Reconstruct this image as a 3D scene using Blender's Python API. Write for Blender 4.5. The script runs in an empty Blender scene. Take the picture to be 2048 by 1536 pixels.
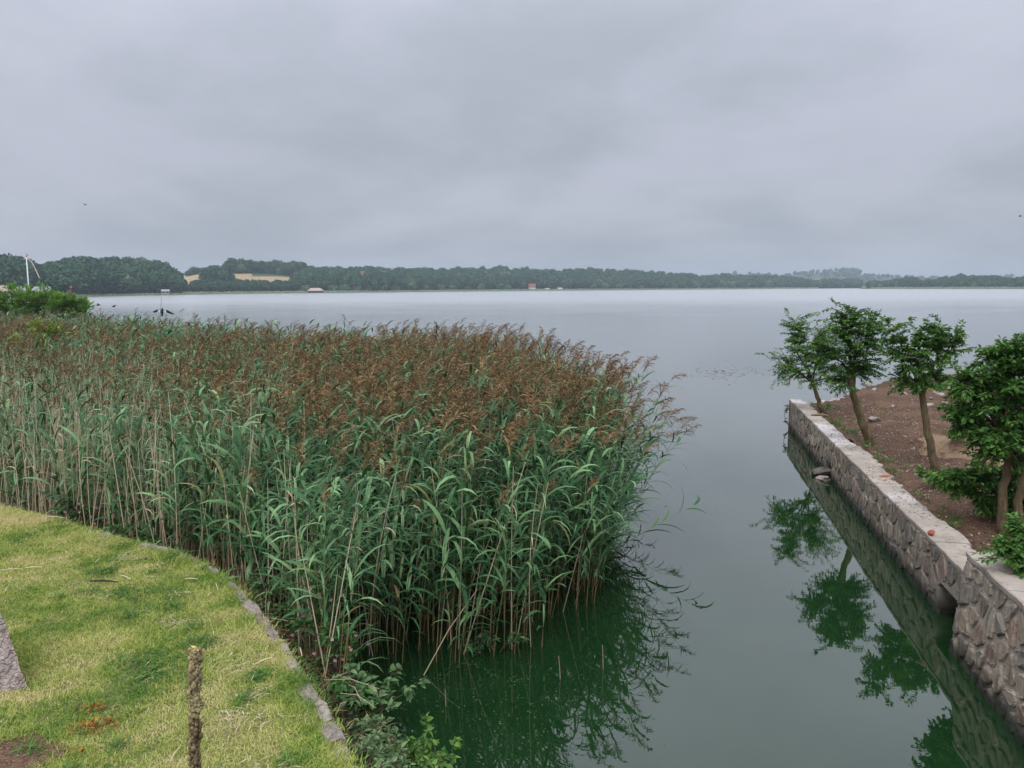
import bpy, math, random
import numpy as np
from mathutils import Vector, Matrix, Euler

random.seed(7)
rng = np.random.default_rng(11)
scene = bpy.context.scene
COL = scene.collection

# ------------------------------------------------------------------ camera
FPX = 1540.0
CAM = Vector((0.0, 0.0, 4.2))
PITCH = math.radians(7.15)
ROLL = math.radians(0.28)
cam_data = bpy.data.cameras.new('camera')
cam_data.sensor_fit = 'HORIZONTAL'
cam_data.sensor_width = 36.0
cam_data.lens = 36.0 * FPX / 2048.0
cam_data.clip_start = 0.05
cam_data.clip_end = 12000.0
cam = bpy.data.objects.new('camera', cam_data)
COL.objects.link(cam)
cam_rot = Euler((math.pi / 2 - PITCH, 0, 0)).to_matrix() @ Matrix.Rotation(-ROLL, 3, 'Z')
cam.matrix_world = Matrix.Translation(CAM) @ cam_rot.to_4x4()
scene.camera = cam


def ray(u, v):
    return cam_rot @ Vector(((u - 1024) / FPX, (768 - v) / FPX, -1.0))


def at(u, v, z):
    """place on the level z seen in that direction"""
    d = ray(u, v)
    return CAM + d * ((z - CAM.z) / d.z)


def aty(u, v, Y):
    d = ray(u, v)
    return CAM + d * (Y / d.y)


# ------------------------------------------------------------------ world: overcast sky
SUN_EL, SUN_AZ = math.radians(52), math.radians(200)
world = bpy.data.worlds.new('World')
scene.world = world
world.use_nodes = True
wn, wl = world.node_tree.nodes, world.node_tree.links
wn.clear()
w_out = wn.new('ShaderNodeOutputWorld')
w_bg = wn.new('ShaderNodeBackground')
w_sky = wn.new('ShaderNodeTexSky')
w_sky.sky_type = 'NISHITA'
w_sky.sun_disc = False
w_sky.sun_elevation = SUN_EL
w_sky.sun_rotation = SUN_AZ
w_tc = wn.new('ShaderNodeTexCoord')
w_sep = wn.new('ShaderNodeSeparateXYZ')
wl.new(w_tc.outputs['Generated'], w_sep.inputs[0])


def wmath(op, a, b=None, clamp=False):
    n = wn.new('ShaderNodeMath'); n.operation = op; n.use_clamp = clamp
    for i, s in enumerate((a, b)):
        if s is None: continue
        if isinstance(s, (int, float)): n.inputs[i].default_value = s
        else: wl.new(s, n.inputs[i])
    return n.outputs[0]


zpos = wmath('MAXIMUM', w_sep.outputs['Z'], 0.0)
den = wmath('ADD', zpos, 0.26)
px = wmath('DIVIDE', w_sep.outputs['X'], den)
py = wmath('DIVIDE', w_sep.outputs['Y'], den)
w_cmb = wn.new('ShaderNodeCombineXYZ')
wl.new(px, w_cmb.inputs[0]); wl.new(py, w_cmb.inputs[1])
w_map = wn.new('ShaderNodeMapping')
w_map.inputs['Location'].default_value = (3.1, 1.7, 0)
w_map.inputs['Rotation'].default_value = (0, 0, 0.35)
w_map.inputs['Scale'].default_value = (0.62, 0.62, 1)
wl.new(w_cmb.outputs[0], w_map.inputs[0])
w_n1 = wn.new('ShaderNodeTexNoise')
w_n1.inputs['Scale'].default_value = 1.7
w_n1.inputs['Detail'].default_value = 8
w_n1.inputs['Roughness'].default_value = 0.56
w_n1.inputs['Distortion'].default_value = 0.12
wl.new(w_map.outputs[0], w_n1.inputs['Vector'])
w_ramp = wn.new('ShaderNodeValToRGB')
w_ramp.color_ramp.interpolation = 'EASE'
w_ramp.color_ramp.elements[0].position = 0.33
w_ramp.color_ramp.elements[0].color = (0.275, 0.296, 0.342, 1)
w_ramp.color_ramp.elements[1].position = 0.68
w_ramp.color_ramp.elements[1].color = (0.378, 0.390, 0.452, 1)
wl.new(w_n1.outputs['Fac'], w_ramp.inputs[0])
# an overcast sky grows brighter towards the zenith
grad = wmath('ADD', wmath('MULTIPLY', wmath('POWER', zpos, 2.2), 4.3), 1.0)
w_mul = wn.new('ShaderNodeVectorMath'); w_mul.operation = 'SCALE'
wl.new(w_ramp.outputs[0], w_mul.inputs[0]); wl.new(grad, w_mul.inputs['Scale'])
w_sc = wn.new('ShaderNodeVectorMath'); w_sc.operation = 'SCALE'
wl.new(w_sky.outputs[0], w_sc.inputs[0]); w_sc.inputs['Scale'].default_value = 0.10
w_mix = wn.new('ShaderNodeMix'); w_mix.data_type = 'RGBA'
w_mix.inputs['Factor'].default_value = 0.95
wl.new(w_sc.outputs[0], w_mix.inputs['A']); wl.new(w_mul.outputs[0], w_mix.inputs['B'])
wl.new(w_mix.outputs['Result'], w_bg.inputs['Color'])
w_bg.inputs['Strength'].default_value = 1.0
wl.new(w_bg.outputs[0], w_out.inputs['Surface'])

sun_d = bpy.data.lights.new('sun', 'SUN')
sun_d.energy = 1.5
sun_d.angle = math.radians(35)
sun_d.color = (1.0, 0.965, 0.91)
sun = bpy.data.objects.new('sun', sun_d)
COL.objects.link(sun)
sdir = Vector((math.sin(SUN_AZ) * math.cos(SUN_EL), math.cos(SUN_AZ) * math.cos(SUN_EL), math.sin(SUN_EL)))
sun.rotation_euler = sdir.to_track_quat('Z', 'Y').to_euler()

scene.view_settings.view_transform = 'Standard'
scene.view_settings.look = 'None'
scene.view_settings.exposure = 0.38
scene.view_settings.gamma = 1.0
scene.view_settings.use_curve_mapping = False
scene.render.engine = 'CYCLES'
scene.cycles.use_denoising = True
scene.cycles.max_bounces = 6
scene.cycles.diffuse_bounces = 3
scene.cycles.glossy_bounces = 3
scene.cycles.transmission_bounces = 3
scene.cycles.transparent_max_bounces = 4
scene.cycles.volume_bounces = 0
scene.cycles.caustics_reflective = False
scene.cycles.caustics_refractive = False
scene.cycles.sample_clamp_indirect = 4.0


# ------------------------------------------------------------------ helpers: materials
class NT:
    def __init__(self, name):
        self.m = bpy.data.materials.new(name)
        self.m.use_nodes = True
        self.t = self.m.node_tree
        self.n, self.l = self.t.nodes, self.t.links
        self.bsdf = self.n['Principled BSDF']
        self.out = self.n['Material Output']

    def node(self, typ, ins=None, **props):
        n = self.n.new(typ)
        for k, v in props.items(): setattr(n, k, v)
        for k, v in (ins or {}).items(): self.put(n.inputs[k], v)
        return n

    def put(self, sock, v):
        if hasattr(v, 'is_output') or isinstance(v, bpy.types.NodeSocket): self.l.new(v, sock)
        else:
            if isinstance(v, tuple) and len(v) == 3 and sock.type == 'RGBA': v = (*v, 1)
            sock.default_value = v

    def mix(self, f, a, b, blend='MIX'):
        n = self.node('ShaderNodeMix', data_type='RGBA', blend_type=blend)
        n.clamp_factor = True
        self.put(n.inputs['Factor'], f); self.put(n.inputs['A'], a); self.put(n.inputs['B'], b)
        return n.outputs['Result']

    def math(self, op, a, b=0.0, clamp=False):
        n = self.node('ShaderNodeMath', operation=op, use_clamp=clamp)
        self.put(n.inputs[0], a); self.put(n.inputs[1], b)
        return n.outputs[0]

    def rng(self, v, a, b, c=0.0, d=1.0):
        n = self.node('ShaderNodeMapRange')
        n.clamp = True
        self.put(n.inputs['Value'], v)
        for k, x in zip(('From Min', 'From Max', 'To Min', 'To Max'), (a, b, c, d)): n.inputs[k].default_value = x
        return n.outputs['Result']

    def pos(self):
        return self.node('ShaderNodeNewGeometry').outputs['Position']

    def obj(self):
        return self.node('ShaderNodeTexCoord').outputs['Object']

    def noise(self, vec, scale, detail=3.0, rough=0.55, dist=0.0):
        n = self.node('ShaderNodeTexNoise', {'Scale': scale, 'Detail': detail, 'Roughness': rough, 'Distortion': dist})
        if vec is not None: self.l.new(vec, n.inputs['Vector'])
        return n.outputs['Fac']

    def scaled(self, vec, s):
        n = self.node('ShaderNodeVectorMath', operation='MULTIPLY')
        self.l.new(vec, n.inputs[0]); n.inputs[1].default_value = s
        return n.outputs[0]

    def attr(self, name):
        return self.node('ShaderNodeAttribute', attribute_name=name).outputs['Fac']

    def rand(self):
        return self.node('ShaderNodeObjectInfo').outputs['Random']

    def bump(self, h, strength=0.5, dist=0.02):
        n = self.node('ShaderNodeBump', {'Strength': strength, 'Distance': dist})
        self.l.new(h, n.inputs['Height'])
        self.l.new(n.outputs[0], self.bsdf.inputs['Normal'])

    def set(self, color=None, rough=None, spec=None):
        if color is not None: self.put(self.bsdf.inputs['Base Color'], color)
        if rough is not None: self.put(self.bsdf.inputs['Roughness'], rough)
        if spec is not None: self.put(self.bsdf.inputs['Specular IOR Level'], spec)
        return self

    def translucent(self, color, fac):
        t = self.node('ShaderNodeBsdfTranslucent')
        self.put(t.inputs['Color'], color)
        mx = self.node('ShaderNodeMixShader')
        mx.inputs[0].default_value = fac
        self.l.new(self.bsdf.outputs[0], mx.inputs[1]); self.l.new(t.outputs[0], mx.inputs[2])
        self.l.new(mx.outputs[0], self.out.inputs['Surface'])


M = {}


def leaf_mat(name, dark, mid, light, rough=0.5, trans=0.25, spec=0.35):
    t = NT(name)
    k = t.math('ADD', t.math('MULTIPLY', t.attr('tint'), 0.75), t.math('MULTIPLY', t.rand(), 0.25))
    c = t.mix(t.rng(k, 0.0, 0.55), dark, mid)
    c = t.mix(t.rng(k, 0.55, 1.0), c, light)
    t.set(c, rough, spec)
    if trans: t.translucent(t.mix(0.5, c, (0.25, 0.35, 0.05), 'MULTIPLY') if False else c, trans)
    M[name] = t.m
    return t.m


leaf_mat('reed_leaf', (0.010, 0.042, 0.014), (0.058, 0.155, 0.056), (0.255, 0.415, 0.185), 0.45, 0.15, 0.20)  # wide tint spread paints in the contrast of shaded gaps and lit leaves
leaf_mat('reed_leaf_old', (0.26, 0.18, 0.07), (0.34, 0.26, 0.11), (0.26, 0.30, 0.10), 0.55, 0.25)
leaf_mat('reed_plume', (0.080, 0.045, 0.024), (0.185, 0.113, 0.056), (0.39, 0.275, 0.135), 0.85, 0.2, 0.1)
leaf_mat('straw', (0.34, 0.25, 0.15), (0.50, 0.40, 0.26), (0.64, 0.55, 0.40), 0.6, 0.0, 0.2)
leaf_mat('reed_sheath', (0.11, 0.070, 0.032), (0.24, 0.160, 0.075), (0.44, 0.33, 0.17), 0.6, 0.0, 0.2)
leaf_mat('reed_stem', (0.085, 0.140, 0.060), (0.150, 0.210, 0.090), (0.250, 0.270, 0.120), 0.5, 0.0, 0.3)
leaf_mat('elm_leaf', (0.020, 0.070, 0.014), (0.085, 0.205, 0.038), (0.240, 0.415, 0.075), 0.5, 0.30, 0.18)
leaf_mat('bright_leaf', (0.045, 0.120, 0.022), (0.090, 0.200, 0.040), (0.180, 0.310, 0.060), 0.5, 0.3, 0.18)
leaf_mat('balsam_leaf', (0.035, 0.105, 0.028), (0.070, 0.170, 0.045), (0.120, 0.250, 0.070), 0.5, 0.28, 0.18)
leaf_mat('bindweed_leaf', (0.055, 0.125, 0.045), (0.110, 0.215, 0.085), (0.190, 0.300, 0.130), 0.5, 0.28, 0.15)
leaf_mat('willow_leaf', (0.070, 0.130, 0.050), (0.130, 0.210, 0.090), (0.220, 0.300, 0.140), 0.5, 0.25, 0.15)
leaf_mat('yellow_leaf', (0.130, 0.210, 0.025), (0.230, 0.330, 0.035), (0.360, 0.440, 0.060), 0.5, 0.3, 0.3)
leaf_mat('meadow_leaf', (0.080, 0.190, 0.025), (0.150, 0.300, 0.045), (0.270, 0.430, 0.080), 0.5, 0.3, 0.15)
leaf_mat('pink_petal', (0.40, 0.20, 0.24), (0.52, 0.32, 0.36), (0.64, 0.47, 0.49), 0.6, 0.3, 0.2)
leaf_mat('forest_leaf', (0.014, 0.045, 0.024), (0.030, 0.080, 0.038), (0.065, 0.130, 0.055), 0.8, 0.0, 0.1)
leaf_mat('pale_forest_leaf', (0.060, 0.115, 0.062), (0.090, 0.155, 0.080), (0.130, 0.200, 0.100), 0.8, 0.0, 0.1)
leaf_mat('fallen_leaf', (0.12, 0.045, 0.018), (0.30, 0.12, 0.030), (0.46, 0.22, 0.055), 0.7, 0.15, 0.2)
leaf_mat('mullein_pod', (0.075, 0.050, 0.027), (0.185, 0.140, 0.078), (0.40, 0.345, 0.18), 0.9, 0.0, 0.1)
leaf_mat('litter', (0.050, 0.028, 0.018), (0.17, 0.11, 0.07), (0.50, 0.41, 0.31), 0.8, 0.0, 0.2)


def simple(name, color, rough=0.7, var=0.25, scale=6.0, bump=0.3, bdist=0.01, spec=0.3, pos=False):
    t = NT(name)
    v = t.pos() if pos else t.obj()
    n = t.noise(v, scale, 4.0, 0.6)
    c = t.mix(t.rng(n, 0.3, 0.7), tuple(x * (1 - var) for x in color), tuple(min(1, x * (1 + var)) for x in color))
    t.set(c, rough, spec)
    if bump: t.bump(t.noise(v, scale * 4, 3.0), bump, bdist)
    M[name] = t.m
    return t.m


# grass: dry and green patches by place
t = NT('grass_blade')
P = t.pos()
big = t.noise(P, 0.75, 4.0, 0.6)
mid = t.noise(P, 3.2, 3.0, 0.6)
k = t.math('ADD', t.math('MULTIPLY', t.rng(big, 0.34, 0.66), 0.62), t.math('MULTIPLY', t.rng(mid, 0.3, 0.7), 0.38))
k = t.math('ADD', k, t.math('MULTIPLY', t.math('SUBTRACT', t.attr('tint'), 0.5), 0.34))
gcol = t.mix(t.rng(k, 0.20, 0.50), (0.125, 0.240, 0.034), (0.365, 0.425, 0.090))
gcol = t.mix(t.rng(k, 0.52, 0.92), gcol, (0.660, 0.560, 0.280))
t.set(gcol, 0.6, 0.25)
t.translucent(gcol, 0.2)
M['grass_blade'] = t.m

t = NT('lawn_soil')
P = t.pos()
n = t.noise(P, 1.0, 3.0); n2 = t.noise(P, 40.0, 4.0)
c = t.mix(t.rng(n, 0.4, 0.62), (0.10, 0.13, 0.04), (0.26, 0.22, 0.11))
c = t.mix(t.rng(n2, 0.35, 0.65), c, (0.14, 0.12, 0.06))
t.set(c, 0.9, 0.1); t.bump(n2, 0.5, 0.02)
M['lawn_soil'] = t.m

t = NT('bank_soil')
P = t.pos()
n = t.noise(P, 0.9, 4.0); n2 = t.noise(P, 22.0, 5.0, 0.7); n3 = t.noise(P, 70.0, 3.0)
c = t.mix(t.rng(n, 0.35, 0.65), (0.090, 0.050, 0.032), (0.195, 0.112, 0.070))
c = t.mix(t.rng(n2, 0.40, 0.70), c, (0.055, 0.034, 0.026))
c = t.mix(t.rng(n3, 0.56, 0.68), c, (0.34, 0.25, 0.18))
t.set(c, 0.95, 0.1); t.bump(n2, 0.8, 0.06)
M['bank_soil'] = t.m

t = NT('sand')
P = t.pos(); n = t.noise(P, 1.6, 5.0, 0.65); n2 = t.noise(P, 26.0, 5.0, 0.7)
c = t.mix(t.rng(n2, 0.35, 0.7), (0.215, 0.140, 0.088), (0.34, 0.235, 0.155))
c = t.mix(t.rng(n, 0.50, 0.60), c, (0.120, 0.072, 0.048))
t.set(c, 0.95, 0.1); t.bump(n2, 0.8, 0.04)
M['sand'] = t.m
simple('mud', (0.030, 0.026, 0.018), 0.8, 0.4, 2.0, 0.6, 0.05, 0.3, True)

# coping: pale pinkish cement, limewashed and grubby in patches
t = NT('coping_cement')
P = t.pos()
n = t.noise(P, 1.3, 5.0, 0.65); n2 = t.noise(P, 14.0, 5.0, 0.7); n3 = t.noise(P, 0.6, 2.0)
c = t.mix(t.rng(n, 0.32, 0.68), (0.27, 0.225, 0.182), (0.43, 0.375, 0.322))
c = t.mix(t.math('MULTIPLY', t.rng(n3, 0.52, 0.62), t.rng(n2, 0.35, 0.60)), c, (0.68, 0.64, 0.62))
c = t.mix(t.rng(n2, 0.56, 0.68), c, (0.17, 0.130, 0.098))
n4 = t.noise(P, 3.5, 4.0, 0.7)
c = t.mix(t.rng(n4, 0.56, 0.66, 0.0, 0.7), c, (0.135, 0.125, 0.085))
t.set(c, 0.85, 0.25); t.bump(n2, 0.35, 0.015)
M['coping_cement'] = t.m

# rubble stones of the harbour wall: each its own colour, lime and algae near the water
t = NT('wall_stone')
P = t.pos()
sep = t.node('ShaderNodeSeparateXYZ'); t.l.new(P, sep.inputs[0])
r = t.rand()
ramp = t.node('ShaderNodeValToRGB', {'Fac': r})
ramp.color_ramp.interpolation = 'CONSTANT'
stops = [(0.0, (0.240, 0.188, 0.130)), (0.17, (0.158, 0.140, 0.118)), (0.33, (0.300, 0.238, 0.170)), (0.48, (0.230, 0.142, 0.100)),
         (0.62, (0.345, 0.285, 0.215)), (0.76, (0.120, 0.102, 0.086)), (0.88, (0.255, 0.190, 0.135))]
el = ramp.color_ramp.elements
el[0].position, el[0].color = stops[0][0], (*stops[0][1], 1)
el[1].position, el[1].color = stops[1][0], (*stops[1][1], 1)
for p_, c_ in stops[2:]:
    e = el.new(p_); e.color = (*c_, 1)
n = t.noise(P, 7.0, 5.0, 0.7); n2 = t.noise(P, 28.0, 4.0, 0.65)
c = t.mix(t.rng(n, 0.35, 0.72, 0.0, 0.75), ramp.outputs[0], (0.40, 0.34, 0.27))
c = t.mix(t.rng(n2, 0.50, 0.75, 0.0, 0.7), c, (0.075, 0.068, 0.060))
strk = t.noise(t.scaled(P, (5, 5, 0.9)), 2.2, 4.0, 0.65)
c = t.mix(t.rng(strk, 0.50, 0.66, 0.0, 0.75), c, (0.085, 0.078, 0.066))
c = t.mix(t.rng(strk, 0.30, 0.42, 0.55, 0.0), c, (0.45, 0.39, 0.315))
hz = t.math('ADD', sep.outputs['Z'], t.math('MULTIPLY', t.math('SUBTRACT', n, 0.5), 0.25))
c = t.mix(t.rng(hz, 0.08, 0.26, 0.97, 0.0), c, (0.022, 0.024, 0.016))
t.set(c, 0.85, 0.3); t.bump(n2, 0.7, 0.02)
M['wall_stone'] = t.m
t = NT('mortar')
P = t.pos(); n = t.noise(P, 9.0, 5.0, 0.7)
sep = t.node('ShaderNodeSeparateXYZ'); t.l.new(P, sep.inputs[0])
c = t.mix(t.rng(n, 0.35, 0.7), (0.24, 0.205, 0.165), (0.46, 0.40, 0.33))
c = t.mix(t.rng(sep.outputs['Z'], 0.04, 0.36, 0.95, 0.0), c, (0.022, 0.022, 0.016))  # wet band at the waterline, carried higher to paint shade into the wall openings
t.set(c, 0.95, 0.2); t.bump(n, 0.6, 0.02)
M['mortar'] = t.m
t = NT('kerb_stone')
P = t.pos(); r = t.rand()
n = t.noise(P, 11.0, 5.0, 0.7); n2 = t.noise(P, 45.0, 4.0, 0.65)
c = t.mix(r, (0.19, 0.155, 0.130), (0.31, 0.265, 0.235))
c = t.mix(t.rng(n, 0.42, 0.66, 0.0, 0.85), c, (0.10, 0.092, 0.062))
c = t.mix(t.rng(n2, 0.52, 0.70, 0.0, 0.7), c, (0.46, 0.41, 0.37))
t.set(c, 0.9, 0.2); t.bump(n2, 0.8, 0.015)
M['kerb_stone'] = t.m
# rough hewn granite, slanting chisel scars
t = NT('granite')
P = t.obj()
wv = t.node('ShaderNodeTexWave', {'Scale': 5.5, 'Distortion': 14.0, 'Detail': 4.0, 'Detail Scale': 3.0}, wave_type='BANDS', bands_direction='Z')
mp = t.node('ShaderNodeMapping'); mp.inputs['Rotation'].default_value = (0.3, 0.55, 0.2)
t.l.new(P, mp.inputs[0]); t.l.new(mp.outputs[0], wv.inputs['Vector'])
n = t.noise(P, 30.0, 5.0, 0.7)
c = t.mix(t.rng(n, 0.35, 0.68), (0.25, 0.195, 0.175), (0.50, 0.43, 0.40))
t.set(c, 0.85, 0.3)
t.bump(t.math('ADD', wv.outputs['Fac'], t.math('MULTIPLY', n, 0.9)), 0.9, 0.014)
M['granite'] = t.m

# bark
t = NT('bark')
P = t.obj(); n = t.noise(t.scaled(P, (9, 9, 2.5)), 2.0, 5.0, 0.7); n2 = t.noise(P, 3.0, 3.0)
c = t.mix(t.rng(n, 0.35, 0.68), (0.060, 0.042, 0.026), (0.210, 0.150, 0.085))
c = t.mix(t.rng(n2, 0.45, 0.7, 0.0, 0.5), c, (0.16, 0.165, 0.075))
t.set(c, 0.9, 0.2); t.bump(n, 0.9, 0.03)
M['bark'] = t.m
simple('twig', (0.085, 0.062, 0.035), 0.85, 0.3, 8, 0.3)

# water: calm and algae green by the walls, ruffled further out on the lake
t = NT('lake_water')
P = t.pos()
sep = t.node('ShaderNodeSeparateXYZ'); t.l.new(P, sep.inputs[0])
far = t.rng(sep.outputs['Y'], 16.0, 60.0)
pn = t.noise(t.scaled(P, (0.04, 0.10, 1)), 1.0, 3.0)
n = t.noise(P, 1.6, 2.0, 0.5)
c = t.mix(t.rng(n, 0.3, 0.7), (0.0060, 0.0240, 0.0070), (0.0090, 0.0320, 0.0095))
rough = t.math('ADD', t.math('MULTIPLY', far, t.rng(pn, 0.35, 0.65, 0.07, 0.11)), t.rng(sep.outputs['Y'], 40.0, 260.0, 0.010, 0.15))
rip = t.math('ADD', t.noise(t.scaled(P, (0.8, 1.6, 1)), 1.2, 2.0), t.math('MULTIPLY', t.noise(t.scaled(P, (1.0, 2.2, 1)), 6.0, 2.0), 0.25))
b = t.node('ShaderNodeBump', {'Distance': 0.02})
t.put(b.inputs['Strength'], t.math('ADD', t.math('MULTIPLY', far, 0.08), 0.04))
t.l.new(rip, b.inputs['Height'])
dif = t.node('ShaderNodeBsdfDiffuse'); t.put(dif.inputs['Color'], c)
gl = t.node('ShaderNodeBsdfGlossy', distribution='MULTI_GGX'); t.put(gl.inputs['Color'], (0.98, 0.98, 0.97)); t.put(gl.inputs['Roughness'], rough); t.l.new(b.outputs[0], gl.inputs['Normal'])
lw = t.node('ShaderNodeLayerWeight', {'Blend': 0.5}); t.l.new(b.outputs[0], lw.inputs['Normal'])
refl = t.math('ADD', t.math('MULTIPLY', t.math('POWER', lw.outputs['Facing'], 2.9), 0.93), 0.055)
mx = t.node('ShaderNodeMixShader'); t.put(mx.inputs[0], refl)
t.l.new(dif.outputs[0], mx.inputs[1]); t.l.new(gl.outputs[0], mx.inputs[2]); t.l.new(mx.outputs[0], t.out.inputs['Surface'])
t.n.remove(t.bsdf)
M['lake_water'] = t.m

# far hills
t = NT('hill_ground')
P = t.pos(); f = t.attr('field')
n = t.noise(P, 0.02, 4.0); n2 = t.noise(P, 0.15, 3.0)
green = t.mix(n, (0.030, 0.062, 0.028), (0.055, 0.095, 0.042))
straw = t.mix(t.rng(n2, 0.35, 0.65), (0.28, 0.205, 0.115), (0.38, 0.29, 0.165))
t.set(t.mix(t.rng(f, 0.4, 0.6), green, straw), 0.95, 0.05)
M['hill_ground'] = t.m
simple('far_meadow', (0.085, 0.115, 0.060), 0.95, 0.35, 0.08, 0, pos=True)
simple('shore_reed', (0.105, 0.135, 0.075), 0.95, 0.35, 0.4, 0, pos=True)
simple('white_wall', (0.72, 0.69, 0.64), 0.8, 0.06, 1.0, 0)
simple('pale_wall', (0.50, 0.42, 0.35), 0.8, 0.06, 1.0, 0)
simple('red_wall', (0.20, 0.075, 0.060), 0.8, 0.15, 1.0, 0)
simple('red_roof', (0.21, 0.075, 0.050), 0.8, 0.2, 1.0, 0)
simple('grey_roof', (0.26, 0.27, 0.29), 0.7, 0.12, 1.0, 0)
simple('pale_roof', (0.38, 0.31, 0.25), 0.8, 0.1, 1.0, 0)
simple('dark_glass', (0.03, 0.035, 0.045), 0.15, 0.1, 1.0, 0, spec=0.6)
simple('white_paint', (0.80, 0.80, 0.79), 0.4, 0.03, 1.0, 0)
simple('red_cloth', (0.50, 0.10, 0.08), 0.8, 0.1, 1.0, 0)
simple('black_cloth', (0.020, 0.022, 0.034), 0.6, 0.2, 4.0, 0)
simple('brick', (0.32, 0.10, 0.055), 0.9, 0.3, 20.0, 0.5)
simple('rock', (0.30, 0.265, 0.235), 0.9, 0.35, 5.0, 0.7, 0.02)
simple('dark_rock', (0.12, 0.105, 0.085), 0.85, 0.4, 5.0, 0.7, 0.02)
simple('driftwood', (0.19, 0.135, 0.095), 0.9, 0.3, 6.0, 0.5)
simple('yellow_flower', (0.60, 0.50, 0.16), 0.6, 0.15, 20.0, 0)
simple('dark_stick', (0.030, 0.026, 0.020), 0.8, 0.3, 6.0, 0)


# ------------------------------------------------------------------ helpers: meshes and objects
class MB:
    """collects verts, faces, material slots and a tint value per vertex"""
    def __init__(self):
        self.v, self.f, self.mi, self.t, self.n = [], [], [], [], 0

    def add(self, verts, faces, mi=0, tint=0.5):
        verts = np.asarray(verts, float).reshape(-1, 3)
        o = self.n
        self.v.append(verts)
        tt = np.asarray(tint, float)
        self.t.append(np.full(len(verts), float(tt)) if tt.ndim == 0 else tt)
        for f in faces: self.f.append(tuple(int(i) + o for i in f))
        self.mi.extend([mi] * len(faces))
        self.n += len(verts)

    def box(self, c, s, mi=0, rot=None, tint=0.5):
        v = np.array([(x, y, z) for z in (-.5, .5) for y in (-.5, .5) for x in (-.5, .5)]) * np.array(s)
        if rot is not None: v = v @ np.array(rot).T
        self.add(v + np.array(c), [(0, 2, 3, 1), (4, 5, 7, 6), (0, 1, 5, 4), (2, 6, 7, 3), (0, 4, 6, 2), (1, 3, 7, 5)], mi, tint)

    def tube(self, pts, radii, sides=5, mi=0, tint=0.5, cap=True):
        pts = np.asarray(pts, float); n = len(pts)
        radii = np.broadcast_to(np.asarray(radii, float), (n,))
        d = np.gradient(pts, axis=0)
        d /= np.linalg.norm(d, axis=1)[:, None] + 1e-9
        ref = np.array([1.0, 0.13, 0.07]) if abs(d[0][2]) > 0.6 else np.array([0.1, 0.07, 1.0])
        a = np.cross(d, ref); a /= np.linalg.norm(a, axis=1)[:, None] + 1e-9
        b = np.cross(d, a)
        ang = np.arange(sides) * 2 * math.pi / sides
        ring = pts[:, None, :] + radii[:, None, None] * (np.cos(ang)[None, :, None] * a[:, None, :] + np.sin(ang)[None, :, None] * b[:, None, :])
        fs = [(i * sides + j, i * sides + (j + 1) % sides, (i + 1) * sides + (j + 1) % sides, (i + 1) * sides + j)
              for i in range(n - 1) for j in range(sides)]
        if cap: fs += [tuple(range(sides))[::-1], tuple((n - 1) * sides + j for j in range(sides))]
        tt = tint if np.ndim(tint) == 0 else np.repeat(np.asarray(tint, float), sides)
        self.add(ring.reshape(-1, 3), fs, mi, tt)

    def leaves(self, P, D, N, L, W, mi=0, tint=None, fold=0.12, curl=0.12, tmpl='oval'):
        """many leaves at once: base P, direction D, face normal N"""
        P, D, N = (np.asarray(x, float).reshape(-1, 3) for x in (P, D, N))
        k = len(P)
        if not k: return
        D = D / (np.linalg.norm(D, axis=1)[:, None] + 1e-9)
        S = np.cross(D, N); S /= np.linalg.norm(S, axis=1)[:, None] + 1e-9
        N = np.cross(S, D)
        L = np.broadcast_to(np.asarray(L, float), (k,))[:, None, None]
        W = np.broadcast_to(np.asarray(W, float), (k,))[:, None, None]
        T, F = TEMPL[tmpl]
        lo, wi, up = T[:, 0], T[:, 1], T[:, 2]
        V = P[:, None, :] + L * lo[None, :, None] * D[:, None, :] + W * wi[None, :, None] * S[:, None, :]
        h = -fold * up[None, :, None] * W * 2 - curl * (lo ** 2)[None, :, None] * L
        V = V + h * N[:, None, :]
        m = len(T)
        o = self.n
        self.v.append(V.reshape(-1, 3))
        if tint is None: tint = rng.random(k)
        self.t.append(np.repeat(np.broadcast_to(np.asarray(tint, float), (k,)), m))
        base = (np.arange(k) * m + o)
        for i in base.tolist():
            for f in F: self.f.append(tuple(i + q for q in f))
        self.mi.extend([mi] * (k * len(F)))
        self.n += k * m

    def mesh(self, name, mats, smooth=False):
        me = bpy.data.meshes.new(name)
        V = np.concatenate(self.v) if self.v else np.zeros((0, 3))
        me.vertices.add(len(V)); me.vertices.foreach_set('co', V.astype(np.float32).ravel())
        ls = np.array([len(f) for f in self.f], np.int32)
        flat = np.fromiter((i for f in self.f for i in f), np.int32, int(ls.sum()))
        me.loops.add(len(flat)); me.loops.foreach_set('vertex_index', flat)
        me.polygons.add(len(ls))
        me.polygons.foreach_set('loop_start', np.concatenate([[0], np.cumsum(ls)[:-1]]).astype(np.int32))
        me.polygons.foreach_set('loop_total', ls)
        me.polygons.foreach_set('material_index', np.array(self.mi, np.int32))
        me.polygons.foreach_set('use_smooth', np.full(len(ls), bool(smooth)))
        for m in (mats if isinstance(mats, (list, tuple)) else [mats]): me.materials.append(M[m])
        a = me.attributes.new('tint', 'FLOAT', 'POINT')
        a.data.foreach_set('value', np.concatenate(self.t).astype(np.float32) if self.t else [])
        me.update(calc_edges=True)
        return me

    def build(self, name, mats, parent=None, smooth=False):
        return link(name, self.mesh(name, mats, smooth), parent)


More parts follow.
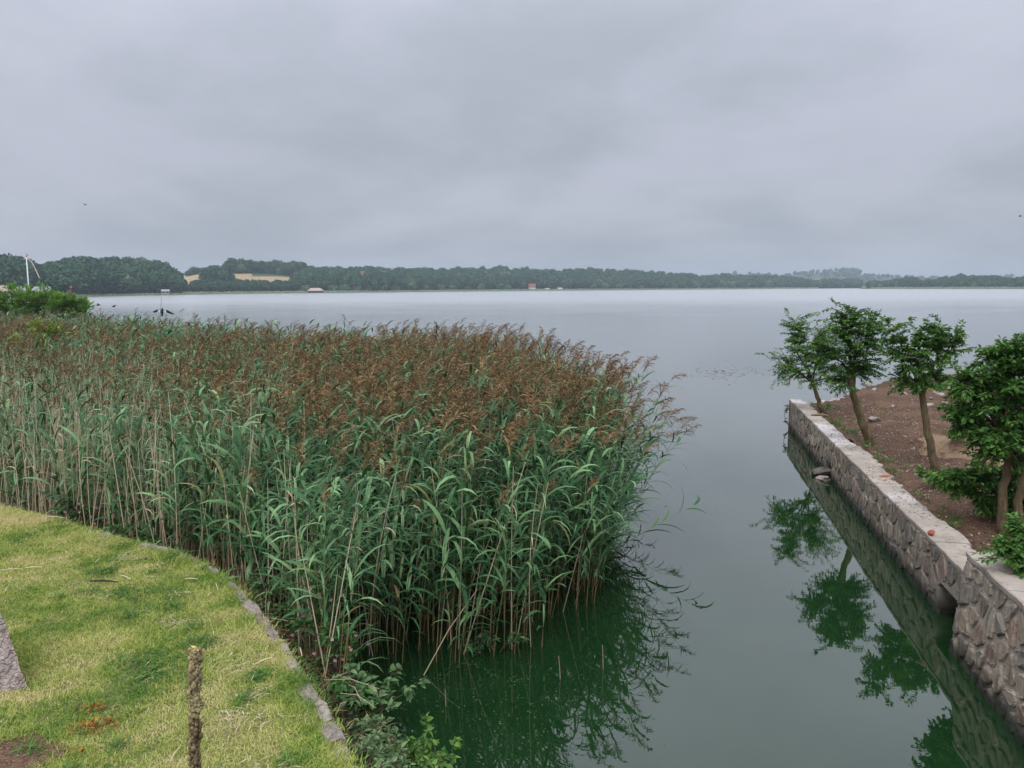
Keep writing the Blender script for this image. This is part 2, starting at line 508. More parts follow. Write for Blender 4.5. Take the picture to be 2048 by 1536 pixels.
TEMPL = {
    'oval': (np.array([(0, 0, 0), (.42, -.5, -.6), (.45, 0, .6), (.42, .5, -.6), (1, 0, .2)]), [(0, 2, 1), (0, 3, 2), (1, 2, 4), (2, 3, 4)]),
    'blade': (np.array([(0, -.2, 0), (0, .2, 0), (.45, -.5, 0), (.45, .5, 0), (1, 0, 0)]), [(0, 1, 3, 2), (2, 3, 4)]),
    'heart': (np.array([(0.06, 0, 0), (-.08, -.28, -.3), (.22, -.52, -.6), (.6, -.33, -.4), (1, 0, .2), (.6, .33, -.4), (.22, .52, -.6), (-.08, .28, -.3), (.45, 0, .5)]),
              [(0, 8, 2, 1), (8, 3, 2), (8, 4, 3), (8, 5, 4), (8, 6, 5), (0, 7, 6, 8)]),
    'clump': (np.array([(-.5, -.5, 0), (-.5, .5, .4), (.5, -.4, .5), (.6, .5, 0)]), [(0, 2, 3, 1)]),
    'tri': (np.array([(0, -.5, 0), (0, .5, 0), (1, 0, 0)]), [(0, 1, 2)]),
}


def link(name, data, parent=None):
    o = bpy.data.objects.new(name, data)
    COL.objects.link(o)
    if parent is not None: o.parent = parent
    return o


def tag(o, label=None, cat=None, group=None, kind=None):
    if label: o['label'] = label
    if cat: o['category'] = cat
    if group: o['group'] = group
    if kind: o['kind'] = kind
    return o


def empty(name, loc, rz=0.0):
    o = link(name, None)
    o.empty_display_size = 0.2
    o.location = loc
    o.rotation_euler = (0, 0, rz)
    return o


def pts_in_poly(P, poly):
    x, y = P[:, 0], P[:, 1]
    inside = np.zeros(len(P), bool)
    n = len(poly)
    for i in range(n):
        x1, y1 = poly[i]; x2, y2 = poly[(i + 1) % n]
        c = ((y1 > y) != (y2 > y)) & (x < (x2 - x1) * (y - y1) / (y2 - y1 + 1e-12) + x1)
        inside ^= c
    return inside


def seg_dist(P, line):
    """distance to a polyline and signed side"""
    best = np.full(len(P), 1e9)
    for (x1, y1), (x2, y2) in zip(line[:-1], line[1:]):
        d = np.array([x2 - x1, y2 - y1]); L2 = d @ d
        tt = np.clip(((P[:, :2] - (x1, y1)) @ d) / L2, 0, 1)
        q = np.array([x1, y1]) + tt[:, None] * d
        best = np.minimum(best, np.linalg.norm(P[:, :2] - q, axis=1))
    return best


def unit(v):
    v = np.asarray(v, float)
    return v / (np.linalg.norm(v, axis=-1, keepdims=True) + 1e-9)


def scatter(name, meshes, pts, rots, scl, idx):
    """one object that stands copies of the given meshes on its points"""
    me = bpy.data.meshes.new(name)
    me.vertices.add(len(pts)); me.vertices.foreach_set('co', np.asarray(pts, np.float32).ravel())
    for nm, typ, key, arr in (('rot', 'FLOAT_VECTOR', 'vector', rots), ('scl', 'FLOAT_VECTOR', 'vector', scl), ('idx', 'INT', 'value', idx)):
        a = me.attributes.new(nm, typ, 'POINT')
        a.data.foreach_set(key, np.asarray(arr, np.int32 if typ == 'INT' else np.float32).ravel())
    for m in {m for x in meshes for m in x.materials}: me.materials.append(m)
    o = link(name, me)
    ng = bpy.data.node_groups.new(name + '_nodes', 'GeometryNodeTree')
    ng.interface.new_socket('Geometry', in_out='INPUT', socket_type='NodeSocketGeometry')
    ng.interface.new_socket('Geometry', in_out='OUTPUT', socket_type='NodeSocketGeometry')
    N, L = ng.nodes, ng.links
    gi, go = N.new('NodeGroupInput'), N.new('NodeGroupOutput')
    join = N.new('GeometryNodeJoinGeometry')

    def named(nm, typ):
        n = N.new('GeometryNodeInputNamedAttribute'); n.data_type = typ; n.inputs['Name'].default_value = nm
        return n.outputs['Attribute']
    ra, sa, ia = named('rot', 'FLOAT_VECTOR'), named('scl', 'FLOAT_VECTOR'), named('idx', 'INT')
    for k, m in enumerate(meshes):
        src = bpy.data.objects.new(name + '_source', m)
        oi = N.new('GeometryNodeObjectInfo'); oi.inputs['Object'].default_value = src
        eq = N.new('FunctionNodeCompare'); eq.data_type = 'INT'; eq.operation = 'EQUAL'
        L.new(ia, eq.inputs[2]); eq.inputs[3].default_value = k
        iop = N.new('GeometryNodeInstanceOnPoints')
        L.new(gi.outputs[0], iop.inputs['Points']); L.new(eq.outputs[0], iop.inputs['Selection'])
        L.new(oi.outputs['Geometry'], iop.inputs['Instance'])
        L.new(ra, iop.inputs['Rotation']); L.new(sa, iop.inputs['Scale'])
        L.new(iop.outputs[0], join.inputs[0])
    L.new(join.outputs[0], go.inputs[0])
    md = o.modifiers.new('scatter', 'NODES'); md.node_group = ng
    return o


def lump(seed, sub=2, rough=0.25, flat=0.7):
    """an angular stone"""
    import bmesh
    bm = bmesh.new(); bmesh.ops.create_icosphere(bm, subdivisions=sub, radius=0.5)
    r = random.Random(seed)
    planes = [(Vector((r.gauss(0, 1), r.gauss(0, 1), r.gauss(0, 1))).normalized(), r.uniform(0.26, 0.42)) for _ in range(9)]
    for v in bm.verts:
        for n_, d_ in planes:
            s = v.co.dot(n_)
            if s > d_: v.co -= n_ * (s - d_)
        v.co += Vector((r.gauss(0, 1), r.gauss(0, 1), r.gauss(0, 1))) * 0.02 * rough * 4
        v.co.z *= flat
    bm.verts.index_update()
    V = np.array([v.co[:] for v in bm.verts]); F = [tuple(v.index for v in f.verts) for f in bm.faces]
    bm.free()
    return V, F


# ================================================================== THE SETTING
# ---- lake
WX, WY0, WY1 = 3300.0, -150.0, 4200.0
mb = MB(); mb.add([(-WX, WY0, 0), (WX, WY0, 0), (WX, WY1, 0), (-WX, WY1, 0)], [(0, 1, 2, 3)])
tag(mb.build('lake_water', 'lake_water'), kind='structure')

# ---- lawn with its stone kerb
ZL = 1.0
kerb_px = [(-190, 975), (-90, 992), (0, 1009), (75, 1026), (150, 1047), (215, 1067), (290, 1086), (350, 1099), (410, 1126), (450, 1151),
           (490, 1187), (530, 1233), (565, 1281), (600, 1331), (640, 1391), (670, 1440), (694, 1490), (714, 1540), (735, 1600), (750, 1700)]
kerb = [at(u, v, ZL) for u, v in kerb_px]
kerb2 = [(p.x, p.y) for p in kerb]
lawn_poly = kerb2 + [(-0.3, -3.0), (-14, -3.0), (-14, kerb2[0][1] + 0.6)]
mb = MB(); mb.add([(x, y, ZL - 0.012) for x, y in lawn_poly], [tuple(range(len(lawn_poly)))[::-1]])
tag(mb.build('lawn', 'lawn_soil'), kind='structure')

# ---- mud under the reeds, from the foot of the lawn wall into the water
kn = []
for i, p in enumerate(kerb2):
    a = np.array(kerb2[max(i - 1, 0)]); b_ = np.array(kerb2[min(i + 1, len(kerb2) - 1)])
    d = (b_ - a) / np.linalg.norm(b_ - a)
    kn.append(np.array([-d[1], d[0]]))
kn = [n if n[0] + n[1] > 0 else -n for n in kn]
mb = MB()
rows = [(0.05, 0.55), (0.25, 0.42), (0.6, 0.22), (1.1, 0.02), (1.9, -0.22), (3.0, -0.5)]
vv = []
for i, p in enumerate(kerb2):
    for dist, z in rows:
        q = np.array(p) + kn[i] * dist * (1.0 if i < 10 else max(.3, 1.0 - .12 * (i - 9)))
        vv.append((q[0], q[1], z + (0.04 * math.sin(3.1 * i + 5 * dist) if z > 0 else 0)))
nr = len(rows)
fs = [(i * nr + j, i * nr + j + 1, (i + 1) * nr + j + 1, (i + 1) * nr + j) for i in range(len(kerb2) - 1) for j in range(nr - 1)]
mb.add(vv, [f[::-1] for f in fs])
tag(mb.build('bank_mud', 'mud', smooth=True), kind='structure')

# ---- right bank: harbour wall line
ZW = 0.87
A_far = at(1578, 856, 0.0)           # far corner at the waterline
A_near = at(2048, 1440, 0.0)
wd = (A_near - A_far); wd.z = 0; wlen0 = wd.length; wd.normalize()
wn_ = Vector((wd.y, -wd.x, 0))       # towards the water
if wn_.x > 0: wn_ = -wn_


def W(s, out, z):
    """place on the wall: s metres from the far corner towards the viewer, out metres towards the water"""
    p = A_far + wd * s + wn_ * out
    return Vector((p.x, p.y, z))


def wall_s(u, v, z):
    p = at(u, v, z) - A_far
    return p.dot(wd)


S_STEP = wall_s(1911, 1153, ZW)      # where the wall grows higher near the viewer
S_END = wlen0 + 5.0
ZNEAR = ZW + 0.10                    # top of the higher part
for _k in range(60):
    _p = cam_rot.transposed() @ (W(S_STEP, 0.07, ZNEAR) - CAM)
    if 768 - FPX * _p.y / -_p.z < 1102: break
    ZNEAR += 0.005
print('near wall top', ZNEAR)


def soil_h(s, t_):
    """t_ metres inland from the wall's back"""
    h = ZW - 0.10 + 0.05 * math.sin(1.3 * s + t_) + 0.04 * math.sin(2.9 * t_ - s * 0.7)
    h += 0.14 * min(1.0, max(0, (t_ - 0.4) / 2.0))
    far = max(0.0, 1.0 - max(s, 0) / 2.6)
    h -= 0.08 * far
    # rubble thrown up at the lake end
    h += 0.42 * math.exp(-((s + 4.2) / 1.5) ** 2 - ((t_ - 5.6) / 1.9) ** 2)
    return h


def land_edge(t_):
    return max(0.0 - 1.45 * t_ + 0.18 * math.sin(t_ * 1.9), -6.6 + 0.25 * math.sin(t_ * 1.3))


NS, NT_ = 150, 70
SMIN, TMAX = -9.5, 20.0
vv = []
for i in range(NS):
    s = SMIN + (S_END + 6 - SMIN) * i / (NS - 1)
    for j in range(NT_):
        t_ = TMAX * (j / (NT_ - 1)) ** 1.4
        h = soil_h(s, t_) + random.uniform(-0.03, 0.03)
        # the far end slopes down into the lake on a slanting line
        edge = land_edge(t_)
        if s < edge: h -= (edge - s) * 1.3 + 0.05
        p = W(s, -0.40 - t_, max(h, -0.6))
        vv.append(tuple(p))
mb = MB()
mb.add(vv, [(i * NT_ + j, i * NT_ + j + 1, (i + 1) * NT_ + j + 1, (i + 1) * NT_ + j) for i in range(NS - 1) for j in range(NT_ - 1)])
bank = mb.build('bank_ground', 'bank_soil', smooth=True)
tag(bank, kind='structure')


def on_soil(u, v):
    z = 0.85
    for _ in range(6):
        p = at(u, v, z)
        q = p - A_far
        z = soil_h(q.dot(wd), max(0, -q.dot(wn_) - 0.40))
    return Vector((p.x, p.y, z))


def soil_z(p):
    q = Vector((p[0], p[1], 0)) - Vector((A_far.x, A_far.y, 0))
    return soil_h(q.dot(wd), max(0, -q.dot(wn_) - 0.40))


# ---- far shores: rolling hills, each a ridge behind its own shoreline
def interp(tab, u):
    xs = [a for a, _ in tab]; ys = [b for _, b in tab]
    return float(np.interp(u, xs, ys))


def az_dir(u):
    d = ray(u, 575.0); d = Vector((d.x, d.y, 0)); return d.normalized()


def horizon_v(u):
    lo, hi = 500.0, 640.0
    for _ in range(40):
        m_ = (lo + hi) / 2
        if ray(u, m_).z > 0: lo = m_
        else: hi = m_
    return lo


def height_at(u, v, dist):
    d = ray(u, v)
    return CAM.z + d.z / math.hypot(d.x, d.y) * dist


HILLS = {}


def make_hill(key, u0, u1, du, shore, ridge, sky, tree_h, bare=None, field=None):
    """shore: distance of the waterline by bearing; ridge: how far behind it the crest lies; sky: skyline"""
    us = np.arange(u0, u1 + 0.1, du)
    prof = [(-0.02, -0.6), (0.0, 0.05), (0.06, 0.06), (0.2, 0.16), (0.4, 0.42), (0.6, 0.68), (0.8, 0.90), (1.0, 1.0), (1.25, 0.97), (1.6, 0.7), (2.2, 0.2)]
    vv, ff, fld = [], [], []
    for u in us:
        D = interp(shore, u); Rg = interp(ridge, u)
        H = max(0.6, height_at(u, interp(sky, u), D + Rg) - tree_h * (interp(bare, u) if bare else 1))
        dr = az_dir(u)
        for a, h in prof:
            r = D + Rg * a
            z = H * h if h > 0 else h
            if 0 < a < 1.3: z += 0.5 * math.sin(u * 0.05 + a * 7)
            z = max(z, 0.25) if a >= 0.0 else z
            p = dr * r
            vv.append((p.x, p.y, z))
            fld.append(field(u, a) if field else 0.0)
    n = len(prof)
    ff = [(i * n + j, (i + 1) * n + j, (i + 1) * n + j + 1, i * n + j + 1) for i in range(len(us) - 1) for j in range(n - 1)]
    mb = MB(); mb.add(vv, ff)
    me = mb.mesh('hill', 'hill_ground', True)
    at_ = me.attributes.new('field', 'FLOAT', 'POINT'); at_.data.foreach_set('value', np.array(fld, np.float32))
    o = link('hill', me); tag(o, kind='structure')

    def ground(u, a):
        D = interp(shore, u); Rg = interp(ridge, u)
        H = max(0.6, height_at(u, interp(sky, u), D + Rg) - tree_h * (interp(bare, u) if bare else 1))
        h = float(np.interp(a, [x for x, _ in prof], [y for _, y in prof]))
        p = az_dir(u) * (D + Rg * a)
        return Vector((p.x, p.y, max(H * h, 0.25)))
    HILLS[key] = (ground, shore, ridge)
    return o


def fieldB(u, a):
    if 352 < u <= 392 and 0.35 < a < 1.05: return 1.0
    if 352 < u < 445 and 0.55 < a < 1.02: return 1.0
    if 445 <= u < 470 and 0.4 < a < .8: return 1.0
    if 470 <= u < 590 and 0.18 + (u - 470) * 0.0010 < a < 0.86 - (u - 470) * 0.0016: return 1.0
    return 0.0


def fieldC(u, a):
    if 1290 < u < 1460 and 0.72 < a < 1.1: return 0.52
    if 1475 < u < 1570 and 0.7 < a < 1.1: return 0.55
    if 1595 < u < 1650 and 0.25 < a < 0.5: return 1.0
    if 1900 < u and a > 0.8: return 0.6
    return 0.0


make_hill('A', -260, 470, 6, [(-260, 430), (0, 470), (400, 640), (470, 700)], [(-260, 120), (300, 130), (470, 60)],
          [(-260, 505), (-60, 512), (0, 517), (60, 528), (92, 543), (110, 530), (150, 520), (210, 523), (280, 517), (320, 528), (355, 552), (400, 574), (470, 579)], 13)
make_hill('B', 340, 1760, 10, [(340, 640), (700, 760), (1100, 960), (1400, 1150), (1760, 1500)], [(340, 190), (1100, 200), (1500, 160), (1760, 90)],
          [(340, 547), (375, 542), (420, 534), (560, 533), (620, 536), (740, 535), (880, 538), (1000, 534), (1130, 541), (1180, 537), (1300, 544), (1340, 545),
           (1400, 551), (1440, 548), (1560, 551), (1620, 560), (1690, 570), (1760, 573)], 14, bare=[(340, .42), (470, .42), (590, .6), (640, 1)], field=fieldB)
make_hill('C', 1240, 2330, 14, [(1240, 2100), (1700, 2250), (2330, 2500)], [(1240, 420), (2330, 420)],
          [(1240, 548), (1320, 543), (1400, 545), (1470, 541), (1520, 538), (1570, 541), (1600, 541), (1640, 537), (1690, 534), (1715, 536), (1725, 545), (1800, 548),
           (1880, 551), (1930, 549), (2048, 547), (2330, 540)], 13, field=fieldC)
make_hill('D', 1720, 2330, 10, [(1720, 1180), (1850, 1080), (2330, 860)], [(1720, 50), (2330, 90)],
          [(1720, 574), (1760, 563), (1800, 555), (1840, 556), (1850, 562), (1870, 563), (1895, 549), (1930, 549), (1980, 552), (2048, 556), (2330, 555)], 10)


# ---- far forest trees
def far_tree_mesh(name, seed, mat, tall=1.0, cone=False):
    r = np.random.default_rng(seed)
    mb = MB()
    blobs = []
    for k in range(9):
        a = r.uniform(0, 6.28); q = r.uniform(0.05, 0.36)
        zc = r.uniform(0.38, 0.78) * tall
        blobs.append((np.array([math.cos(a) * q, math.sin(a) * q, zc]), r.uniform(0.18, 0.30)))
    blobs.append((np.array([0, 0, 0.72 * tall]), 0.28)); blobs.append((np.array([0, 0, 0.4 * tall]), 0.34))
    import bmesh
    bm = bmesh.new(); bmesh.ops.create_icosphere(bm, subdivisions=1, radius=1.0)
    bm.verts.index_update()
    SV = np.array([v.co[:] for v in bm.verts]); SF = [tuple(v.index for v in f.verts) for f in bm.faces]; bm.free()
    for c, rad in blobs:
        mb.add(SV * rad * 0.86 + c, SF, 0, float(r.uniform(0.0, 0.3)))  # added dark cores block light; shade inside the crown is in their tint
        k = 46
        d = unit(r.normal(size=(k, 3)))
        P = c + d * rad * r.uniform(0.86, 1.08, (k, 1))
        mb.leaves(P, unit(r.normal(size=(k, 3)) + 0.2), unit(d + r.normal(size=(k, 3)) * 0.5), 0.10, 0.09, 0, r.random(k) * 0.6 + 0.2 + 0.2 * (d[:, 2] > 0.2), tmpl='clump')  # clumps facing up are tinted lighter, top light put into the colour
    mb.tube([(0, 0, -0.1), (0, 0, 0.4)], [0.035, 0.02], 5, 1)
    return mb.mesh(name, [mat, 'twig'])


forest_v = [far_tree_mesh('forest_tree', s, 'forest_leaf', tl) for s, tl in ((1, 1.0), (2, 1.1), (3, .9), (4, 1.05))]
pale_v = [far_tree_mesh('pale_tree', s, 'pale_forest_leaf', tl) for s, tl in ((11, .8), (12, .9))]
FP, FR, FS, FI = [], [], [], []


def plant_far(p, h, w, idx):
    FP.append(tuple(p)); FR.append((0, 0, random.uniform(0, 6.28))); FS.append((w, w, h)); FI.append(idx)


def fill_hill(key, u0, u1, n, keep, hh=(8, 16.5), a_rng=(0.03, 1.06)):
    g, shore, ridge = HILLS[key]
    for _ in range(n):
        u = random.uniform(u0, u1); a = random.uniform(*a_rng)
        if not keep(u, a): continue
        p = g(u, a)
        h = random.uniform(*hh)
        plant_far(p - Vector((0, 0, 0.6)), h, h * random.uniform(0.7, 1.25), random.choice((0, 1, 2, 3, 3, 2, 1, 0, 4)) if random.random() < 0.94 else 5)


def keepB(u, a):
    if 345 < u < 394 or (394 <= u < 585 and a < 0.30): return False
    if fieldB(u, a) > 0.5 or fieldB(u + 8, a + 0.05) > .5 or fieldB(u - 8, a - .06) > .5: return False
    if 340 < u < 460 and a > 0.3 and u < 405: return False
    if 1035 < u < 1130 and a < 0.16: return False
    if 590 < u < 660 and a < 0.10: return False
    if 690 < u < 800 and 0.55 < a < 0.82: return False
    return True


def keepC(u, a):
    f = fieldC(u, a)
    if f > 0.8: return False
    if f > 0.4: return random.random() < 0.05
    return True


fill_hill('A', -240, 362, 1150, lambda u, a: not (u < 95 and a < 0.2) and not (118 < u < 150 and a < 0.12))
fill_hill('B', 345, 1720, 3300, keepB)
fill_hill('C', 1250, 2300, 900, keepC, (9, 14), (0.0, 1.05))
fill_hill('D', 1735, 2300, 620, lambda u, a: not (1842 < u < 1868 and a > .3), (7, 12))
# rows of trees before and on the straw coloured field, and along the ridge above it
gB = HILLS['B'][0]
for k in range(95):
    u = random.uniform(384, 580); plant_far(gB(u, 0.03 + random.uniform(0, 0.12)) - Vector((0, 0, .5)), random.uniform(7, 10.5), random.uniform(7, 10), random.choice((0, 1, 2, 3)))
for k in range(60):
    u = random.uniform(375, 620); plant_far(gB(u, random.uniform(1.12, 1.3)) - Vector((0, 0, .5)), random.uniform(7, 10), random.uniform(9, 12), random.choice((0, 1, 2, 3)))
fo = scatter('far_forest', forest_v + pale_v, FP, FR, FS, FI)
tag(fo, 'dense dark green woods covering the hills beyond the lake', 'forest', kind='stuff')

# low reed strip along the far shore
for key, u0, u1, hh in (('A', 150, 405, 1.6), ('B', 360, 1640, 2.2), ('D', 1740, 2250, 2.6), ('C', 1560, 1800, 3.0)):
    g, shore, ridge = HILLS[key]
    vv, us = [], np.arange(u0, u1, 2.0)
    for u in us:
        dr = az_dir(u); D = interp(shore, u)
        for dd, z in ((-14, -0.3), (-12, hh * random.uniform(.35, .6)), (-4, hh * random.uniform(.7, 1.1)), (10, hh * random.uniform(.6, 1.2)), (16, 0.2)):
            p = dr * (D + dd); vv.append((p.x, p.y, z))
    mb = MB(); mb.add(vv, [(i * 5 + j, (i + 1) * 5 + j, (i + 1) * 5 + j + 1, i * 5 + j + 1) for i in range(len(us) - 1) for j in range(4)])
    tag(mb.build('shore_reeds', 'shore_reed'), {'A': 'low grey green reed fringe below the wooded hill beyond the flagpole', 'B': 'long low reed fringe along the middle of the far shore',
        'D': 'pale reed fringe below the wooded point at the far shore', 'C': 'thin reed fringe of the most distant bay'}[key], 'reeds', 'far reed fringes', 'stuff')

# ================================================================== REEDS
def arc_path(p0, az, pitch0, pitch1, length, n=6):
    pts = [np.array(p0, float)]
    for i in range(n - 1):
        tt = (i + 0.5) / (n - 1)
        pt = pitch0 + (pitch1 - pitch0) * tt ** 1.3
        pts.append(pts[-1] + length / (n - 1) * np.array([math.cos(az) * math.cos(pt), math.sin(az) * math.cos(pt), math.sin(pt)]))
    return np.array(pts)


def blade_strip(mb, path, width, mi, tint, twist=0.0, r=None):
    n = len(path)
    d = np.gradient(path, axis=0); d = unit(d)
    side = unit(np.cross(d, np.array([0, 0, 1.0])))
    nor = np.cross(side, d)
    prof = np.array([0.45, 0.95, 1.0, 0.82, 0.5, 0.0]) if n == 6 else np.interp(np.linspace(0, 1, n), [0, .25, .5, .8, 1], [.5, 1, .95, .5, 0])
    tw = twist * np.linspace(0.2, 1, n)
    s = side * np.cos(tw)[:, None] + nor * np.sin(tw)[:, None]
    w = (prof * width / 2)[:, None]
    Lf, Rt = path - s * w, path + s * w
    V = np.concatenate([Lf[:-1], Rt[:-1], path[-1:]])
    F = [(i, n - 1 + i, n + i, i + 1) for i in range(n - 2)] + [(n - 2, 2 * n - 3, 2 * n - 2)]
    mb.add(V, F, mi, tint)


MATS_REED = ['reed_stem', 'reed_sheath', 'reed_leaf', 'reed_leaf_old', 'reed_plume', 'straw']


def reed_parts(seed, H=2.35, plume=True, nleaf=11, low=0.32, wide=0.027):
    """returns a list of (part name, MB) in the reed's own space; wind blows along +x"""
    r = random.Random(seed)
    out = []
    bend = r.uniform(0.02, 0.10)
    wob = r.uniform(-0.03, 0.03)

    def stem_pt(h):
        k = h / H
        return np.array([bend * H * k * k, wob * math.sin(k * 3.0) * H * 0.4, h])
    sb = MB()
    hs = np.linspace(-0.35, H * low * 1.15, 4)
    sb.tube([stem_pt(max(h, -0.35)) for h in hs], [0.0062, 0.006, 0.0056, 0.0052], 4, 1, [r.random(), .5, .6, .4])
    hs = np.linspace(H * low * 1.12, H, 5)
    sb.tube([stem_pt(h) for h in hs], [0.0050, 0.0047, 0.0042, 0.0034, 0.0022], 3, 0, [0.9, 0.6, .4, .4, .5])
    out.append(('stem', sb))
    side = r.choice((0, math.pi))
    for i in range(nleaf):
        k = low + (0.95 - low) * (i + r.uniform(-.3, .3)) / (nleaf - 1)
        p = stem_pt(H * min(max(k, 0.2), 0.97))
        az = side + (math.pi if i % 2 else 0) + r.gauss(0, 0.55)
        # the wind drags leaves towards +x
        ax = math.cos(az) + 0.55; ay = math.sin(az); az = math.atan2(ay, ax)
        L = (0.34 + 0.20 * math.sin(math.pi * min(1, max(0, (k - low) / (1 - low)) * 0.9 + 0.1))) * r.uniform(0.75, 1.2)
        mb = MB()
        old = plume and ((i < 2 and r.random() < 0.30) or r.random() < 0.02)
        path = arc_path(p, az, math.radians(r.uniform(42, 72)), math.radians(r.uniform(-65, 12)), L)
        blade_strip(mb, path, wide * 1.42 * r.uniform(0.6, 1.25), 3 if old else 2, r.uniform(0.1, 1.0), r.uniform(-.5, .5))
        out.append(('leaf', mb))
    if plume:
        pb = MB()
        top = stem_pt(H)
        Lp = r.uniform(0.24, 0.34)
        axis = arc_path(top, r.gauss(0, 0.4), math.radians(80), math.radians(r.uniform(-5, 45)), Lp, 7)
        pb.tube(axis, [0.0022, .002, .002, .0015, .001, .001, .0006], 3, 4, 0.2)
        for i in range(40):
            k = (i + r.random()) / 40
            p = np.array([np.interp(k, np.linspace(0, 1, 7), axis[:, c]) for c in range(3)])
            az = r.gauss(0, 1.15)
            Ls = Lp * (0.62 - 0.38 * k) * r.uniform(0.6, 1.1)
            path = arc_path(p, az, math.radians(r.uniform(25, 75)), math.radians(r.uniform(-80, -10)), Ls, 4)
            blade_strip(pb, path, r.uniform(0.007, 0.014), 4, r.uniform(0.0, 1.0), r.uniform(-1.5, 1.5))
        out.append(('plume', pb))
    return out


def dead_parts(seed, H=2.2, plume=False):
    r = random.Random(seed)
    out = []
    b1, b2 = r.uniform(-.10, .14), r.uniform(-.06, .06)
    pt = lambda h: np.array([b1 * H * (h / H) ** 2, b2 * H * math.sin(h / H * 2.4), h])
    sb = MB()
    sb.tube([pt(h) for h in np.linspace(-0.3, H, 7)], [.0072, .007, .0066, .006, .0054, .0044, .0025], 4, 5, [.3, .5, .6, .7, .8, .8, .9])
    out.append(('stem', sb))
    for i in range(r.randint(0, 2)):
        mb = MB()
        path = arc_path(pt(H * r.uniform(.4, .9)), r.uniform(0, 6.28), math.radians(r.uniform(0, 60)), math.radians(r.uniform(-85, -40)), r.uniform(.15, .35))
        blade_strip(mb, path, .012, 5, r.random(), r.uniform(-1, 1))
        out.append(('leaf', mb))
    if plume:
        pb = MB(); top = pt(H)
        axis = arc_path(top, 0.2, math.radians(75), math.radians(0), .22, 7)
        for i in range(22):
            k = r.random(); p = np.array([np.interp(k, np.linspace(0, 1, 7), axis[:, c]) for c in range(3)])
            blade_strip(pb, arc_path(p, r.gauss(0, 1.2), math.radians(r.uniform(20, 70)), math.radians(r.uniform(-80, -10)), .11, 4), .008, 5, r.random(), r.uniform(-1, 1))
        out.append(('plume', pb))
    return out


def joined(parts, name):
    m = MB()
    for _, p in parts:
        o = m.n
        m.v += p.v; m.t += p.t; m.mi += p.mi
        m.f += [tuple(i + o for i in f) for f in p.f]
        m.n += p.n
    return m.mesh(name, MATS_REED)


green_specs = [reed_parts(s, H, True, nl, lo, wd_) for s, H, nl, lo, wd_ in
               ((21, 2.24, 12, .24, .026), (22, 2.38, 13, .28, .025), (23, 2.08, 11, .22, .029), (24, 2.32, 13, .30, .024), (25, 2.44, 13, .30, .027), (26, 2.18, 12, .20, .031),
                (27, 2.28, 10, .30, .022), (28, 2.50, 11, .26, .025), (29, 2.02, 12, .24, .027), (30, 2.35, 9, .34, .024))]
young_specs = [reed_parts(s, H, False, nl, lo, wd_) for s, H, nl, lo, wd_ in ((31, 1.72, 11, .18, .034), (32, 1.92, 12, .16, .031), (33, 2.05, 12, .24, .032), (34, 1.40, 10, .15, .031),
                (35, 2.15, 11, .20, .026), (36, 1.85, 10, .26, .024))]
dead_specs = [dead_parts(s, H, pl) for s, H, pl in ((41, 2.1, False), (42, 1.75, False), (43, 2.3, False), (44, 1.95, False), (45, 1.3, False), (46, 2.2, False), (47, 1.6, False))]
SPECS = green_specs + young_specs + dead_specs            # 0-9 flowering, 10-15 young, 16-22 dead straw
reed_meshes = [joined(s, 'reed') for s in SPECS]

front_line = [tuple(at(u, v, 0)[:2]) for u, v in ((660, 1300), (745, 1318), (830, 1335), (930, 1325), (1015, 1338), (1085, 1300), (1120, 1245), (1195, 1205), (1228, 1145))]
right_line = [front_line[-1], (1.52, 13.0), (1.50, 15.5), (1.42, 18.5), (1.15, 22.0), (0.5, 25.2), (-0.8, 28.0)]
far_line = [(-0.8, 28.0), (-2.4, 30.2), (-5, 31), (-8.6, 31.5), (-12, 35), (-16, 39.5), (-21, 45), (-27, 51), (-40, 62)]
bank_line = [tuple(np.array(k_) + n_ * 0.42) for k_, n_ in zip(kerb2, kn)][2:14]
bed_poly = front_line + right_line[1:] + far_line[1:] + [(-52, 62), (-30, 30), (-13, 14.5)] + bank_line
bp = np.array(bed_poly)
lo_, hi_ = bp.min(0), bp.max(0)
cand = rng.uniform(lo_, hi_, (190000, 2))
cand = cand[pts_in_poly(cand, bed_poly)]
dens_area = (hi_ - lo_).prod() / 190000
yy, xx = cand[:, 1], cand[:, 0]
want = np.interp(yy, [7, 12, 16, 22, 30, 40, 62], [62, 56, 40, 26, 17, 10, 6])
# reeds grow in clumps
cl = np.sin(xx * 2.1 + 1.3 * np.sin(yy * 1.7)) * np.sin(yy * 2.6 + 1.1 * np.sin(xx * 1.9))
want = want * (1.0 + 0.45 * cl)
_df = seg_dist(cand, front_line)
want = np.where((_df < .55) & (np.sin(xx * 7.0) + np.sin(yy * 6.0 + xx * 3) < .25), want * .18, want)
# nothing that lies outside the view on the left
uu = 1024 + FPX * xx / (yy * 1.0)
want = np.where(uu < -260, 0, want)
cand = cand[rng.random(len(cand)) < want * dens_area]
dfr = seg_dist(cand, front_line); drt = seg_dist(cand, right_line); dbk = seg_dist(cand, bank_line)
xx, yy = cand[:, 0], cand[:, 1]
uu = 1024 + FPX * xx / yy
n_reed = len(cand)
lean_x = 0.05 + 0.40 * np.exp(-drt / 0.8) * rng.uniform(0.2, 1.15, n_reed) + rng.normal(0, 0.05, n_reed)
lean_y = -0.16 * np.exp(-dfr / 0.5) * rng.uniform(0, 1, n_reed) + rng.normal(0, 0.045, n_reed)
p_dead = np.interp(uu, [-200, 120, 420, 620, 900, 1100, 1300], [.82, .76, .50, .24, .13, .07, .04])
p_dead = np.where(yy > 26, p_dead * 0.5, p_dead)
p_young = np.where(dfr < 1.2, 0.45, 0.20)
p_young = np.where((yy < 11.0), np.maximum(p_young, .62), p_young)
